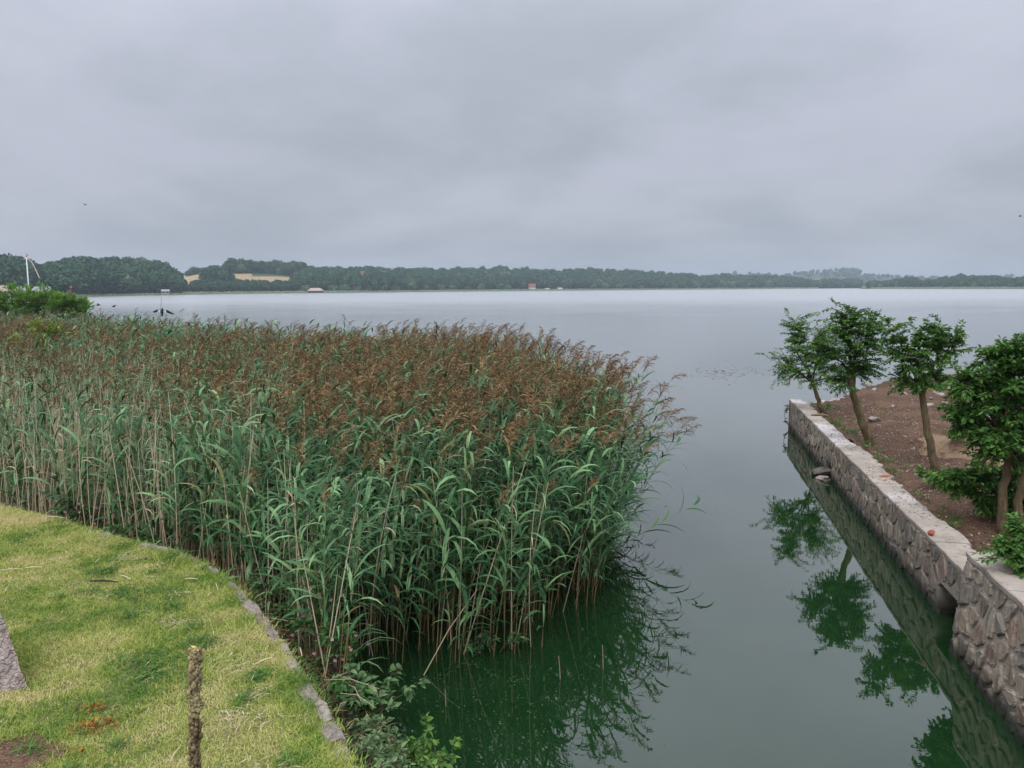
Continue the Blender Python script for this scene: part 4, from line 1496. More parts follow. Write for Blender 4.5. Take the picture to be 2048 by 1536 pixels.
# nearest tree
b4 = on_soil(2004, 1068); Y = b4.y
b4b = on_soil(2034, 1060)
tree('nearest large leafed tree with two trunks cut by the picture edge', b4, [b4, aty(2006, 980, Y), aty(2018, 920, Y), aty(2016, 898, Y)], .068,
     [aty(1970, 788, Y), aty(2030, 738, Y), aty(1935, 838, Y), aty(2060, 838, Y), aty(1985, 888, Y - .3), aty(2085, 778, Y), aty(2005, 708, Y), aty(1930, 768, Y)],
     [L_(1968, 783, Y, 46, 44, 30), L_(2030, 738, Y, 52, 50, 34), L_(1935, 838, Y, 40, 40, 20), L_(2045, 838, Y, 60, 56, 34), L_(1985, 888, Y - .3, 56, 40, 24), L_(2085, 788, Y, 60, 80, 36), L_(1936, 760, Y, 30, 26, 9), L_(2015, 710, Y, 46, 26, 14), L_(2100, 898, Y, 50, 50, 16)],
     .085, 204, [aty(1975, 700, Y), aty(1955, 710, Y), aty(2040, 686, Y), aty(1893, 808, Y), aty(1905, 868, Y), aty(2047, 666, Y)], per=22,
     trunks=[[b4b, aty(2040, 980, b4b.y), aty(2042, 900, b4b.y)]])


def shrub(name, label, base, targets, lumps, leaf, seed, mat, cat='shrub', group=None, single=False, per=20, tmpl='oval', leaf_w=.52, shoots=(), droop=.2, stem_r=.012, wood='twig', flowers=None, lean_up=0, dense=1.0):
    root = empty(name, base); tag(root, label, cat, group)
    r = random.Random(seed); b0 = np.array(base); limbs = []
    for c in targets:
        B = branch_path(b0 + np.array([r.gauss(0, .04), r.gauss(0, .04), -.03]), np.asarray(c, float), r, 8, .06)
        mb = MB(); mb.tube(B - b0, np.linspace(stem_r, stem_r * .35, 8), 4, 0); mb.build('stem', wood, root); limbs.append(B)
    leafy(root, base, limbs, lumps, leaf, seed, mat, leaf_w, shoots, droop, tmpl, single, per, stem_r * .35, wood, lean_up, dense)
    if flowers:
        n, size = flowers
        for k in range(n):
            c, rad, _ = lumps[r.randrange(len(lumps))]
            p = np.array(c) + unit(np.array([r.gauss(0, 1), -abs(r.gauss(0, 1)), r.gauss(.5, .7)])) * np.array(rad) * r.uniform(.85, 1.1)
            fb = MB(); a = np.arange(4) * 1.57 + r.random()
            D = np.stack([np.cos(a), np.full(4, -.6), np.sin(a)], 1)
            fb.leaves(np.zeros((4, 3)), D, np.tile((0, -1, .3), (4, 1)), size, size * .8, 0, [r.random()] * 4)
            fo_ = fb.build('flower', 'pink_petal', root); fo_.location = p - b0
    return root


Y = 10.0
bs = on_soil(1995, 1035); Y = bs.y
shrub('shrub', 'low dark leafy shrub at the foot of the nearest tree', bs, [aty(1960, 955, Y), aty(2020, 960, Y), aty(2050, 985, Y), aty(1915, 965, Y)],
      [L_(1960, 955, Y, 60, 36, 30), L_(2020, 965, Y, 56, 44, 36), L_(2055, 1010, Y, 50, 50, 30), L_(1895, 958, Y, 42, 24, 14), L_(1990, 1005, Y, 60, 38, 24), L_(1925, 985, Y, 36, 22, 10)], .09, 301, 'elm_leaf', dense=1.9, shoots=[aty(1835, 938, Y + .6), aty(1855, 962, Y + .3)])
bs = at(2070, 1150, ZN - .05) + Vector((.1, .1, 0)); Y = bs.y
shrub('shrub', 'bright green bush hanging over the pale top of the near wall', bs, [aty(2020, 1095, Y), aty(2050, 1075, Y), aty(2045, 1130, Y - .2)],
      [L_(2022, 1095, Y, 40, 34, 30), L_(2055, 1080, Y, 44, 44, 34), L_(2045, 1135, Y - .2, 34, 30, 20), L_(2040, 1050, Y + .2, 36, 30, 20)], .075, 302, 'bright_leaf', shoots=[aty(1950, 1108, Y - .1), aty(1962, 1122, Y - .1), aty(1990, 1085, Y)])
bs = on_soil(1862, 975); Y = bs.y
shrub('seedling', 'small leafy seedling in front of the third trunk', bs, [aty(1850, 945, Y), aty(1880, 950, Y)], [L_(1850, 950, Y, 26, 18, 7), L_(1885, 955, Y, 28, 16, 7)], .09, 303, 'elm_leaf', 'plant')
bs = on_soil(1925, 905); Y = bs.y
shrub('seedling', 'spindly green seedling growing on the sand heap', bs + Vector((0, 0, .3)), [aty(1900, 868, Y), aty(1935, 880, Y)], [L_(1905, 872, Y, 34, 16, 6), L_(1940, 880, Y, 22, 12, 4)], .09, 304, 'bright_leaf', 'plant', per=10)
bs = on_soil(1650, 832); Y = bs.y
shrub('seedling', 'low green sprout at the foot of the farthest tree', bs, [aty(1655, 815, Y)], [L_(1655, 815, Y, 16, 12, 8)], .06, 305, 'elm_leaf', 'plant', per=12)
for k, (u, v) in enumerate(((1885, 985), (1752, 922), (1905, 1040))):
    p = on_soil(u, v); mb = MB(); n = 60
    a = rng.uniform(0, 6.28, n)
    mb.leaves(np.stack([rng.normal(0, .09, n), rng.normal(0, .09, n), np.zeros(n)], 1), np.stack([np.cos(a) * .5, np.sin(a) * .5, np.ones(n)], 1), np.stack([np.sin(a), np.cos(a), np.zeros(n)], 1), rng.uniform(.06, .15, n), .008, 0, rng.random(n), tmpl='blade')
    o = mb.build('grass_tuft', 'bright_leaf'); o.location = p
    tag(o, ('tuft of grass on the soil below the low dark shrub', 'thin tuft of grass by the wall beyond the second trunk', 'tuft of grass on dark soil near the nearest tree')[k], 'grass')
# greenery hanging on the far corner of the wall
bs = W(.15, .06, .75)
shrub('ivy', 'small dark creeper hanging on the far corner of the wall', bs, [W(.1, .10, .45), W(.3, .1, .5), W(0, .1, .2)], [(W(.15, .08, .6), (.12, .06, .2), 10), (W(.05, .08, .2), (.1, .05, .2), 7)], .05, 306, 'elm_leaf', 'plant', per=9)


# ================================================================== LAWN WALL, PLANTS ALONG IT
lawn_wall = empty('lawn_wall', (0, 0, 0))
tag(lawn_wall, 'low rough stone wall edging the lawn above the reeds', 'wall')
kp = np.array(kerb2); seg = np.concatenate([[0], np.cumsum(np.linalg.norm(np.diff(kp, axis=0), axis=1))])


def kerb_at(s):
    x, y = np.interp(s, seg, kp[:, 0]), np.interp(s, seg, kp[:, 1])
    x2, y2 = np.interp(s + .05, seg, kp[:, 0]), np.interp(s + .05, seg, kp[:, 1])
    x1, y1 = np.interp(s - .05, seg, kp[:, 0]), np.interp(s - .05, seg, kp[:, 1])
    return np.array([x, y]), math.atan2(y2 - y1, x2 - x1)


def block(L, w, h, seed):
    """a roughly squared stone, top face at z = 0"""
    r = random.Random(seed); nx = max(2, int(L / .09))
    V, F = [], []
    ring = [(-.5, -1), (-.5, -.25), (-.42, -.03), (-.15, 0), (.18, 0), (.42, -.03), (.5, -.25), (.5, -1)]
    for i in range(nx + 1):
        q = i / nx; e = .86 if i in (0, nx) else 1.0; sk = r.uniform(-.015, .015)
        for y, z in ring:
            V.append((-L / 2 + L * q + (r.uniform(-.012, .012)), y * w * e * r.uniform(.9, 1.08) + sk, z * h - (.014 if i in (0, nx) and z > -.5 else 0) + r.uniform(-.009, .009)))
    k = len(ring)
    F = [(i * k + j, (i + 1) * k + j, (i + 1) * k + j + 1, i * k + j + 1) for i in range(nx) for j in range(k - 1)] + [tuple(range(k)), tuple(nx * k + j for j in range(k))[::-1]]
    return V, [f[::-1] for f in F]


s = 0.1
while s < seg[-1] - .1:
    near = s > seg[9]
    L = random.uniform(.22, .55) if near else random.uniform(.3, .7)
    p, a = kerb_at(s + L / 2)
    nrm = np.array([-math.sin(a), math.cos(a)])
    if nrm.sum() < 0: nrm = -nrm
    w = random.uniform(.085, .15) if near else random.uniform(.08, .12)
    mb = MB(); mb.add(*block(L - .006, w, .16, int(s * 1000)))
    o = mb.build('kerb_stone', 'kerb_stone', lawn_wall)
    q = p - nrm * (w / 2 - .01); o.location = (q[0], q[1], ZL + .012 + random.uniform(-.012, .010) - (0 if near or random.random() < .5 else .03)); o.rotation_euler = (random.uniform(-.07, .07), random.uniform(-.03, .03), a + random.uniform(-.05, .05))
    s += L + .003
s = seg[8]
while s < seg[-1] - .2:
    for row in range(3):
        L = random.uniform(.18, .34); p, a = kerb_at(s + random.uniform(0, .12))
        nrm = np.array([-math.sin(a), math.cos(a)])
        if nrm.sum() < 0: nrm = -nrm
        vl, fl = lump(int(s * 991) + row, 2, .25, .9)
        mb = MB(); mb.add(vl * np.array([L * 1.35, .22, .30]), fl); o = mb.build('face_stone', 'kerb_stone', lawn_wall)
        q = p + nrm * (-.05 + .07 * row); o.location = (q[0], q[1], ZL - .18 - .20 * row); o.rotation_euler = (random.uniform(-.3, .3), random.uniform(-.2, .2), a)
    s += .27
mb = MB(); V = []
for i, p in enumerate(kerb2):
    n_ = kn[i]
    for d_, z in ((-.10, ZL - .03), (-.02, ZL - .12), (.22, .30), (.25, -.3)): V.append((p[0] + n_[0] * d_, p[1] + n_[1] * d_, z))
mb.add(V, [(i * 4 + j, (i + 1) * 4 + j, (i + 1) * 4 + j + 1, i * 4 + j + 1) for i in range(len(kerb2) - 1) for j in range(3)])
mb.build('wall_core', 'mortar', lawn_wall)


def bank_pt(u, v, z): return at(u, v, z)


# flowering balsam and weeds on the bank
b_ = at(650, 1345, .35); Y = b_.y
shrub('balsam_plant', 'tall balsam plant with pink flowers and reddish stems before the reeds', b_, [aty(612, 1140, Y + .3), aty(635, 1190, Y + .2), aty(600, 1230, Y + .1), aty(655, 1250, Y)],
      [L_(612, 1140, Y + .3, 38, 30, 6), L_(630, 1190, Y + .2, 42, 34, 6), L_(618, 1245, Y + .1, 42, 30, 5)], .085, 401, 'balsam_leaf', 'plant', single=True, per=13, leaf_w=.4, flowers=(9, .028))
b_ = at(690, 1370, .30); Y = b_.y
shrub('balsam_plant', 'bushy bright balsam plant with pink flowers above the heart leafed creeper', b_, [aty(665, 1265, Y), aty(690, 1280, Y), aty(650, 1295, Y), aty(720, 1290, Y)],
      [L_(668, 1272, Y, 38, 30, 9), L_(700, 1290, Y, 36, 28, 6), L_(660, 1310, Y, 34, 22, 5)], .075, 402, 'balsam_leaf', 'plant', single=True, per=13, leaf_w=.42, flowers=(8, .026))
b_ = at(160, 1058, .62); Y = b_.y
shrub('balsam_plant', 'patch of weeds with small pink flowers between lawn edge and straw coloured reeds', b_, [aty(130, 1010, Y), aty(165, 1020, Y), aty(195, 1035, Y)],
      [L_(135, 1012, Y, 30, 26, 12), L_(170, 1025, Y, 32, 26, 12), L_(200, 1045, Y, 26, 18, 8)], .07, 403, 'balsam_leaf', 'plant', per=16, flowers=(14, .03))
b_ = at(265, 1088, .70); Y = b_.y
shrub('nettle_patch', 'low green nettles on the lawn edge below the reeds', b_, [aty(240, 1062, Y), aty(290, 1075, Y)],
      [L_(235, 1062, Y, 34, 16, 10), L_(285, 1072, Y, 34, 14, 10), L_(320, 1082, Y, 20, 12, 6)], .065, 404, 'balsam_leaf', 'plant', per=14)
b_ = at(535, 1205, .55); Y = b_.y
shrub('bramble', 'small grey green bramble bush beside the bend of the lawn wall', b_, [aty(515, 1160, Y), aty(545, 1165, Y), aty(530, 1185, Y)],
      [L_(515, 1165, Y, 28, 24, 12), L_(548, 1172, Y, 28, 22, 12), L_(530, 1195, Y, 28, 16, 8)], .05, 405, 'bindweed_leaf', 'plant', per=15)
b_ = at(575, 1265, .50); Y = b_.y
shrub('nettle_patch', 'straggling green weeds at the wall foot under the tall balsam', b_, [aty(565, 1215, Y), aty(600, 1225, Y)],
      [L_(562, 1220, Y, 26, 20, 9), L_(600, 1240, Y, 28, 22, 9)], .06, 406, 'balsam_leaf', 'plant', per=12)
# dead stalks tangled along the wall foot
for k in range(16):
    s_ = random.uniform(seg[8], seg[15]); p, a = kerb_at(s_); nrm = np.array([-math.sin(a), math.cos(a)])
    if nrm.sum() < 0: nrm = -nrm
    q = p + nrm * random.uniform(.15, .5)
    d = np.array([random.gauss(0, .35), random.gauss(.1, .35), random.uniform(-.05, .25)])
    mb = MB(); mb.tube([(-d / 2), np.array([0, 0, .05]), d / 2], [.004, .004, .002], 4, 5, [.0, .1, .3]); o = mb.build('dead_stalk', MATS_REED)
    o.location = (q[0], q[1], .62 + random.uniform(-.1, .12))
    tag(o, 'dead pale stalk in the tangle at the foot of the lawn wall', 'stalk', 'dead stalks at the wall foot')
# heart leafed creeper
b_ = at(720, 1440, .35); Y = b_.y
shrub('bindweed', 'heart leafed creeper sprawling from the wall out over the dark water', b_, [aty(700, 1345, Y + .2), aty(745, 1350, Y + .3), aty(790, 1365, Y + .35), aty(835, 1365, Y + .5)],
      [L_(690, 1350, Y + .2, 34, 30, 6), L_(735, 1352, Y + .3, 40, 26, 7), L_(780, 1372, Y + .35, 36, 20, 5), L_(710, 1395, Y, 40, 26, 5)], .075, 407, 'bindweed_leaf', 'plant', single=True, per=8, tmpl='heart', shoots=[aty(848, 1362, Y + .5), aty(790, 1330, Y + .5), aty(820, 1385, Y + .4)], droop=.5, stem_r=.006, dense=1.45)
# broad bent reed leaves beside it
root = empty('reed', at(700, 1390, .25)); tag(root, 'broad leafed reed bent over beside the heart leafed creeper', 'reed')
for k in range(7):
    lb = MB(); blade_strip(lb, arc_path((0, 0, .15 + .06 * k), random.choice((0.1, .4, 2.6, -.3)) + random.gauss(0, .3), math.radians(65), math.radians(random.uniform(-70, -30)), random.uniform(.5, .7), 6), .034, 2, random.uniform(.4, 1), .2)
    lb.build('leaf', MATS_REED, root)
sb = MB(); sb.tube([(0, 0, -.2), (.01, 0, .3), (.03, .02, .62)], [.007, .006, .004], 4, 0, .5); sb.build('stem', MATS_REED, root)
# grey willow shrub and the round leaved bush at the bottom
b_ = at(760, 1600, .35); Y = b_.y
shrub('willow_shrub', 'grey green willow shrub growing from the wall foot in the foreground', b_, [aty(740, 1440, Y + .2), aty(765, 1420, Y + .3), aty(790, 1470, Y + .1), aty(730, 1500, Y), aty(815, 1500, Y)],
      [L_(745, 1450, Y + .2, 32, 34, 6), L_(775, 1470, Y + .2, 36, 40, 7), L_(745, 1515, Y, 40, 30, 6), L_(800, 1520, Y, 36, 30, 4)], .062, 408, 'willow_leaf', single=True, per=12, leaf_w=.42, shoots=[aty(757, 1385, Y + .3), aty(790, 1410, Y + .3)], droop=-.1, dense=1.0)
b_ = at(840, 1610, .15); Y = b_.y
shrub('poplar_shrub', 'round leaved green bush spreading over the water at the bottom', b_, [aty(850, 1470, Y + .3), aty(880, 1490, Y + .3), aty(820, 1500, Y + .1), aty(905, 1500, Y + .4)],
      [L_(850, 1475, Y + .3, 36, 30, 6), L_(885, 1500, Y + .3, 34, 30, 6), L_(825, 1515, Y + .1, 32, 28, 5), L_(860, 1535, Y, 50, 26, 6)], .052, 409, 'bright_leaf', single=True, per=10, tmpl='heart', shoots=[aty(918, 1478, Y + .4), aty(852, 1432, Y + .4)], droop=.3, stem_r=.007)
b_ = at(735, 1660, .40); Y = b_.y
shrub('willow_shrub', 'second grey green willow clump against the wall at the picture bottom', b_, [aty(715, 1500, Y + .2), aty(740, 1480, Y + .3), aty(765, 1530, Y + .1)],
      [L_(725, 1500, Y + .3, 30, 30, 7), L_(755, 1500, Y + .3, 36, 34, 8), L_(790, 1535, Y + .2, 40, 26, 6)], .058, 411, 'willow_leaf', single=True, per=13, leaf_w=.42, droop=-.1)
b_ = at(800, 1640, .25); Y = b_.y
shrub('poplar_shrub', 'yellowish round leaved bush behind the willow clump at the picture bottom', b_, [aty(800, 1500, Y + .4), aty(830, 1475, Y + .5), aty(880, 1520, Y + .4)],
      [L_(805, 1490, Y + .4, 34, 28, 7), L_(840, 1500, Y + .5, 36, 30, 7), L_(890, 1525, Y + .4, 36, 26, 6)], .050, 412, 'bright_leaf', single=True, per=12, tmpl='heart', droop=.3, stem_r=.007)
b_ = at(690, 1450, .40); Y = b_.y
shrub('bindweed', 'darker creeper climbing the wall foot under the heart leafed creeper', b_, [aty(680, 1375, Y + .2), aty(715, 1400, Y + .2), aty(740, 1425, Y + .2)],
      [L_(672, 1375, Y + .2, 26, 26, 6), L_(715, 1395, Y + .25, 40, 28, 9), L_(750, 1410, Y + .3, 36, 24, 7)], .065, 413, 'balsam_leaf', 'plant', single=True, per=11, tmpl='heart', droop=.4, stem_r=.006)
# dense low undergrowth and litter on the bank below the wall
mb = MB(); P_, D_, N_ = [], [], []
for k in range(7500):
    s_ = random.uniform(seg[4], seg[17]); p, a = kerb_at(s_); nrm = np.array([-math.sin(a), math.cos(a)])
    if nrm.sum() < 0: nrm = -nrm
    d_ = random.uniform(.06, .62); q = p + nrm * d_
    z = .30 + .42 * random.random() * (1 - d_ * .7) * (.6 + .4 * math.sin(s_ * 5.1) * math.sin(s_ * 2.3 + d_ * 7)) + (.15 if d_ < .25 else 0)
    P_.append((q[0], q[1], z)); t0 = random.uniform(0, 6.28); D_.append((math.cos(t0), math.sin(t0), random.uniform(-.5, .6))); N_.append((random.gauss(0, .5), random.gauss(0, .5), 1))
half = 5200
mb.leaves(P_[:half], D_[:half], N_[:half], rng.uniform(.025, .065, half), rng.uniform(.015, .035, half), 0, rng.random(half) * .8)
mb.leaves(P_[half:], D_[half:], N_[half:], rng.uniform(.06, .22, 7500 - half), rng.uniform(.005, .010, 7500 - half), 1, rng.random(7500 - half) * .5, tmpl='blade')
tag(mb.build('undergrowth', ['balsam_leaf', 'reed_sheath']), 'low tangle of weeds and dead stalks at the foot of the lawn wall', 'undergrowth', kind='stuff')
# small willow seedling standing in the water
b_ = at(985, 1305, 0); Y = b_.y
shrub('willow_seedling', 'small narrow leaved willow sprig in the water at the toe of the reeds', b_, [aty(940, 1285, Y), aty(980, 1265, Y), aty(1030, 1262, Y), aty(955, 1320, Y - .1)],
      [L_(940, 1290, Y, 26, 14, 4), L_(985, 1280, Y, 34, 18, 5), L_(1040, 1285, Y, 30, 16, 4), L_(950, 1322, Y - .1, 24, 12, 3)], .095, 410, 'bindweed_leaf', 'plant', single=True, per=11, leaf_w=.2, droop=.0, stem_r=.006)

# ---- left: thicket and yellow green sapling behind the reeds
Y = 52.0
for k, (u, w, tp, lab) in enumerate(((20, 60, 574, 'tall green willow thicket below the flagpole'), (92, 56, 573, 'rounded green willow bush right of the thicket below the flagpole'), (145, 38, 592, 'low end of the green bushes sloping to the water'), (-60, 60, 574, 'green willow thicket at the picture edge'))):
    p = aty(u, 600, Y + k); p.z = .1
    shrub('willow_bush', lab, p, [aty(u + d_, tp + 12 + abs(d_) * .2, Y + k) for d_ in (-w * .6, -w * .3, 0, w * .3, w * .6)],
          [L_(u + d_, (tp + 640) / 2 + abs(d_) * .25, Y + k, w * .45, (640 - tp) / 2, 46, w * .5) for d_ in (-w * .55, 0, w * .55)],   .34, 500 + k, 'meadow_leaf', 'bush', per=18, leaf_w=.22, droop=-.5, stem_r=.04, lean_up=.5)
Y = 27.0
p = aty(88, 690, Y); p.z = 0
shrub('ash_sapling', 'yellow green sapling standing above the brown reed plumes', p, [aty(70, 655, Y), aty(92, 648, Y), aty(115, 655, Y), aty(30, 672, Y)],
      [L_(70, 660, Y, 18, 16, 11), L_(92, 648, Y, 22, 20, 18), L_(118, 660, Y, 14, 18, 8), L_(88, 672, Y, 30, 18, 16), L_(26, 680, Y, 16, 14, 9)], .20, 510, 'yellow_leaf', 'sapling', per=9, leaf_w=.36, stem_r=.02)

# ================================================================== LAWN GRASS AND THINGS ON IT
tufts = []
for k, (n, h0, h1, sp) in enumerate(((26, .018, .040, .035), (22, .02, .055, .03), (18, .012, .03, .04), (30, .03, .08, .045))):
    mb = MB(); g = np.random.default_rng(600 + k); a = g.uniform(0, 6.28, n)
    lean = g.uniform(.2, 1.6, n)
    mb.leaves(np.stack([g.normal(0, sp, n), g.normal(0, sp, n), np.full(n, -.006)], 1), np.stack([np.cos(a) * lean, np.sin(a) * lean, np.ones(n)], 1),
              np.stack([np.cos(a) * .3 + g.normal(0, .3, n), np.sin(a) * .3, np.ones(n)], 1), g.uniform(h0, h1, n), g.uniform(.003, .006, n), 0, g.random(n), tmpl='blade', curl=.3)
    tufts.append(mb.mesh('grass_tuft', 'grass_blade'))
mb = MB(); g = np.random.default_rng(640); a = g.uniform(0, 6.28, 34)
mb.leaves(np.stack([g.normal(0, .05, 34), g.normal(0, .05, 34), g.uniform(.008, .03, 34)], 1), np.stack([np.cos(a), np.sin(a), g.uniform(0, .5, 34)], 1), np.tile((0, 0, 1.), (34, 1)), g.uniform(.018, .034, 34), g.uniform(.012, .020, 34), 0, g.random(34))
tufts.append(mb.mesh('clover', 'bright_leaf'))
mb = MB(); g = np.random.default_rng(641); a = g.uniform(0, 6.28, 26)
mb.leaves(np.stack([g.normal(0, .06, 26), g.normal(0, .06, 26), g.uniform(.010, .035, 26)], 1), np.stack([np.cos(a), np.sin(a), g.uniform(-.1, .3, 26)], 1), np.tile((0, 0, 1.), (26, 1)), g.uniform(.04, .10, 26), g.uniform(.003, .005, 26), 0, g.random(26), tmpl='blade')
tufts.append(mb.mesh('thatch', 'straw'))
lp = np.array(lawn_poly)
G = rng.uniform((-9.5, 3.6), (0.2, 12.5), (70000, 2))
G = G[pts_in_poly(G, lawn_poly)]
gu = 1024 + FPX * G[:, 0] / G[:, 1]
G = G[(gu > -140)]
n = len(G)
dk = seg_dist(G, kerb2)
gi = rng.integers(0, 3, n)
gi = np.where((dk < .30) & (rng.random(n) < .5), 3, gi)
def waves(P2, f0, f1, seed, n_=14):
    g_ = np.random.default_rng(seed); out = np.zeros(len(P2))
    for _ in range(n_):
        a_, f_ = g_.uniform(0, 6.28), g_.uniform(f0, f1)
        out += np.sin((P2[:, 0] * math.cos(a_) + P2[:, 1] * math.sin(a_)) * f_ + g_.uniform(0, 6.28))
    return out / math.sqrt(n_ / 2)


clov, that = waves(G, 2.0, 11.0, 31), waves(G, 1.5, 9.0, 32)
gi = np.where(rng.random(n) < np.clip((clov - .8) * .14, 0, .2), 4, gi)
gi = np.where(rng.random(n) < np.clip((that - .8) * .025, 0.002, .04), 5, gi)
pc_ = at(15, 1515, ZL)
ok = (dk > .045) & (((G[:, 0] - pc_.x) / .30) ** 2 + ((G[:, 1] - pc_.y) / .20) ** 2 + .35 * waves(G, 6, 16, 35) * .5 > 1.0)
gi = np.where((waves(G, 1.0, 6.0, 33) > 1.0) & (gi < 3) & (rng.random(n) < .4), 3, gi)
gs = rng.uniform(.7, 1.3, n)
gr = scatter('grass', tufts, np.stack([G[:, 0], G[:, 1], np.full(n, ZL - .008)], 1)[ok], np.stack([np.zeros(n), np.zeros(n), rng.uniform(0, 6.28, n)], 1)[ok], np.repeat(gs[ok, None], 3, 1), gi[ok])
tag(gr, 'short patchy lawn grass, partly dried to straw', 'grass', kind='stuff')
print('grass', ok.sum())
mb = MB(); na = 28
mb.add([(0, 0, .006)] + [(.36 * math.cos(a) * (1 + .12 * math.sin(3 * a)), .26 * math.sin(a) * (1 + .12 * math.sin(5 * a)), -.004) for a in np.arange(na) * 2 * math.pi / na], [(0, 1 + i, 1 + (i + 1) % na) for i in range(na)])
o = mb.build('soil_patch', 'bank_soil'); o.location = (pc_.x, pc_.y, ZL); tag(o, kind='structure')
# coarse green rosettes in the lawn
for k, (u, v) in enumerate(((335, 1278), (390, 1255), (262, 1232), (485, 1402), (400, 1282), (520, 1356), (120, 1195), (475, 1205), (580, 1520), (345, 1215), (505, 1240), (60, 1500), (230, 1490), (610, 1360), (350, 1110), (410, 1140))):
    p = at(u, v, ZL); m_ = 46; a = rng.uniform(0, 6.28, m_); mb = MB()
    mb.leaves(np.stack([rng.normal(0, .045, m_), rng.normal(0, .045, m_), np.zeros(m_)], 1), np.stack([np.cos(a), np.sin(a), rng.uniform(.3, 1.3, m_)], 1), np.tile((0, 0, 1.), (m_, 1)), rng.uniform(.05, .11, m_), .009, 0, rng.random(m_), tmpl='blade', curl=.35)
    o = mb.build('grass_tuft', 'bright_leaf'); o.location = p
    tag(o, 'coarse bright green grass tuft standing out of the dry lawn', 'grass', 'green tufts in the lawn')
# straws and a dark stick on the lawn
for k, (u0, v0, u1, v1) in enumerate(((0, 1140, 45, 1138), (50, 1136, 85, 1134), (10, 1182, 16, 1172), (510, 1328, 543, 1315), (190, 1125, 200, 1117), (432, 1167, 436, 1180), (415, 1192, 424, 1184), (370, 1158, 395, 1158), (340, 1522, 362, 1490), (240, 1150, 262, 1158), (90, 1032, 130, 1036), (600, 1295, 604, 1312))):
    a, b = at(u0, v0, ZL + .03), at(u1, v1, ZL + .035); mb = MB(); c = (a + b) / 2
    mb.tube([tuple(a - c), (0, 0, .008), tuple(b - c)], [.004, .005, .003], 4, 5, [.8, .9, 1.0]); o = mb.build('straw', MATS_REED); o.location = c
    tag(o, 'single pale straw lying on the lawn', 'straw', 'straws on the lawn')
a, b = at(180, 1162, ZL + .03), at(236, 1164, ZL + .04); c = (a + b) / 2
mb = MB(); mb.tube([tuple(a - c), (0, 0, .012), tuple(b - c)], [.008, .012, .006], 5); o = mb.build('stick', 'dark_stick'); o.location = c
tag(o, 'dark stick lying on the lawn', 'stick')
for (u, v, n, sp, lab) in ((190, 1455, 70, .085, 'larger heap of orange fallen leaves on the lawn'), (205, 1416, 24, .045, 'small heap of reddish fallen leaves above the larger one'), (168, 1422, 9, .05, 'few brown fallen leaves beside the reddish heap'), (160, 1505, 7, .05, 'few dull fallen leaves near the lower lawn edge')):
    root = empty('leaf_heap', at(u, v, ZL + .01)); tag(root, lab, 'leaves')
    for k in range(n):
        o = link('leaf', unit_leaf('fallen_leaf', 'oval', random.randrange(6)), root); s = random.uniform(.022, .05)
        o.location = (random.gauss(0, sp), random.gauss(0, sp * .6), .012 + random.uniform(0, .03)); o.rotation_euler = (random.gauss(0, .5), random.gauss(0, .5), random.uniform(0, 6.28)); o.scale = (s, s, s)

# rough granite block at the left edge of the lawn
c0, c1 = at(57, 1378, ZL), at(-8, 1212, ZL)
cb = at(-260, 1440, ZL)
mb = MB()
dv = Vector((c1.x - c0.x, c1.y - c0.y, 0)); 
A_, B_ = np.array(c0), np.array(at(-190, 1398, ZL))
NX, NZ = 22, 14
topo = np.array(aty(0, 1215, c0.y + .18)) - A_
V = []
H_ = topo[2]
for j in range(NZ + 1):
    q = j / NZ
    right = A_ + topo * q
    left = B_ + np.array([topo[0], topo[1], topo[2]]) * q
    for i in range(NX + 1):
        p = right + (left - right) * i / NX
        ex = 0 if i == 0 else 1
        p = p + np.array([random.uniform(-.004, .004), random.uniform(-.012, .012) * ex + .012 * math.sin(9 * i / NX * 3 + j * 1.3), random.uniform(-.003, .003)])
        V.append(p)
F = [(j * (NX + 1) + i, j * (NX + 1) + i + 1, (j + 1) * (NX + 1) + i + 1, (j + 1) * (NX + 1) + i) for j in range(NZ) for i in range(NX)]
F = [f[::-1] for f in F]
k0 = len(V); back = np.array(unit(np.array([A_[0], A_[1], 0]))) * .5 + np.array([-.12, 0, 0])
V += [A_ + back, A_ + topo + back * .8, B_ + topo + back * .8, B_ + back]
tr, tl, bl = NZ * (NX + 1), NZ * (NX + 1) + NX, NX
F += [tuple([j * (NX + 1) for j in range(NZ + 1)] + [k0 + 1, k0]), tuple([tr + i for i in range(NX + 1)][::-1] + [k0 + 1, k0 + 2][0:0] + [k0 + 1, k0 + 2]), (k0, k0 + 1, k0 + 2, k0 + 3)]
V = np.array(V) - A_
mb.add(V, F); o = mb.build('granite_block', 'granite'); o.location = A_; o.location.z -= .03
tag(o, 'rough hewn pinkish granite block at the left edge of the lawn', 'stone block')

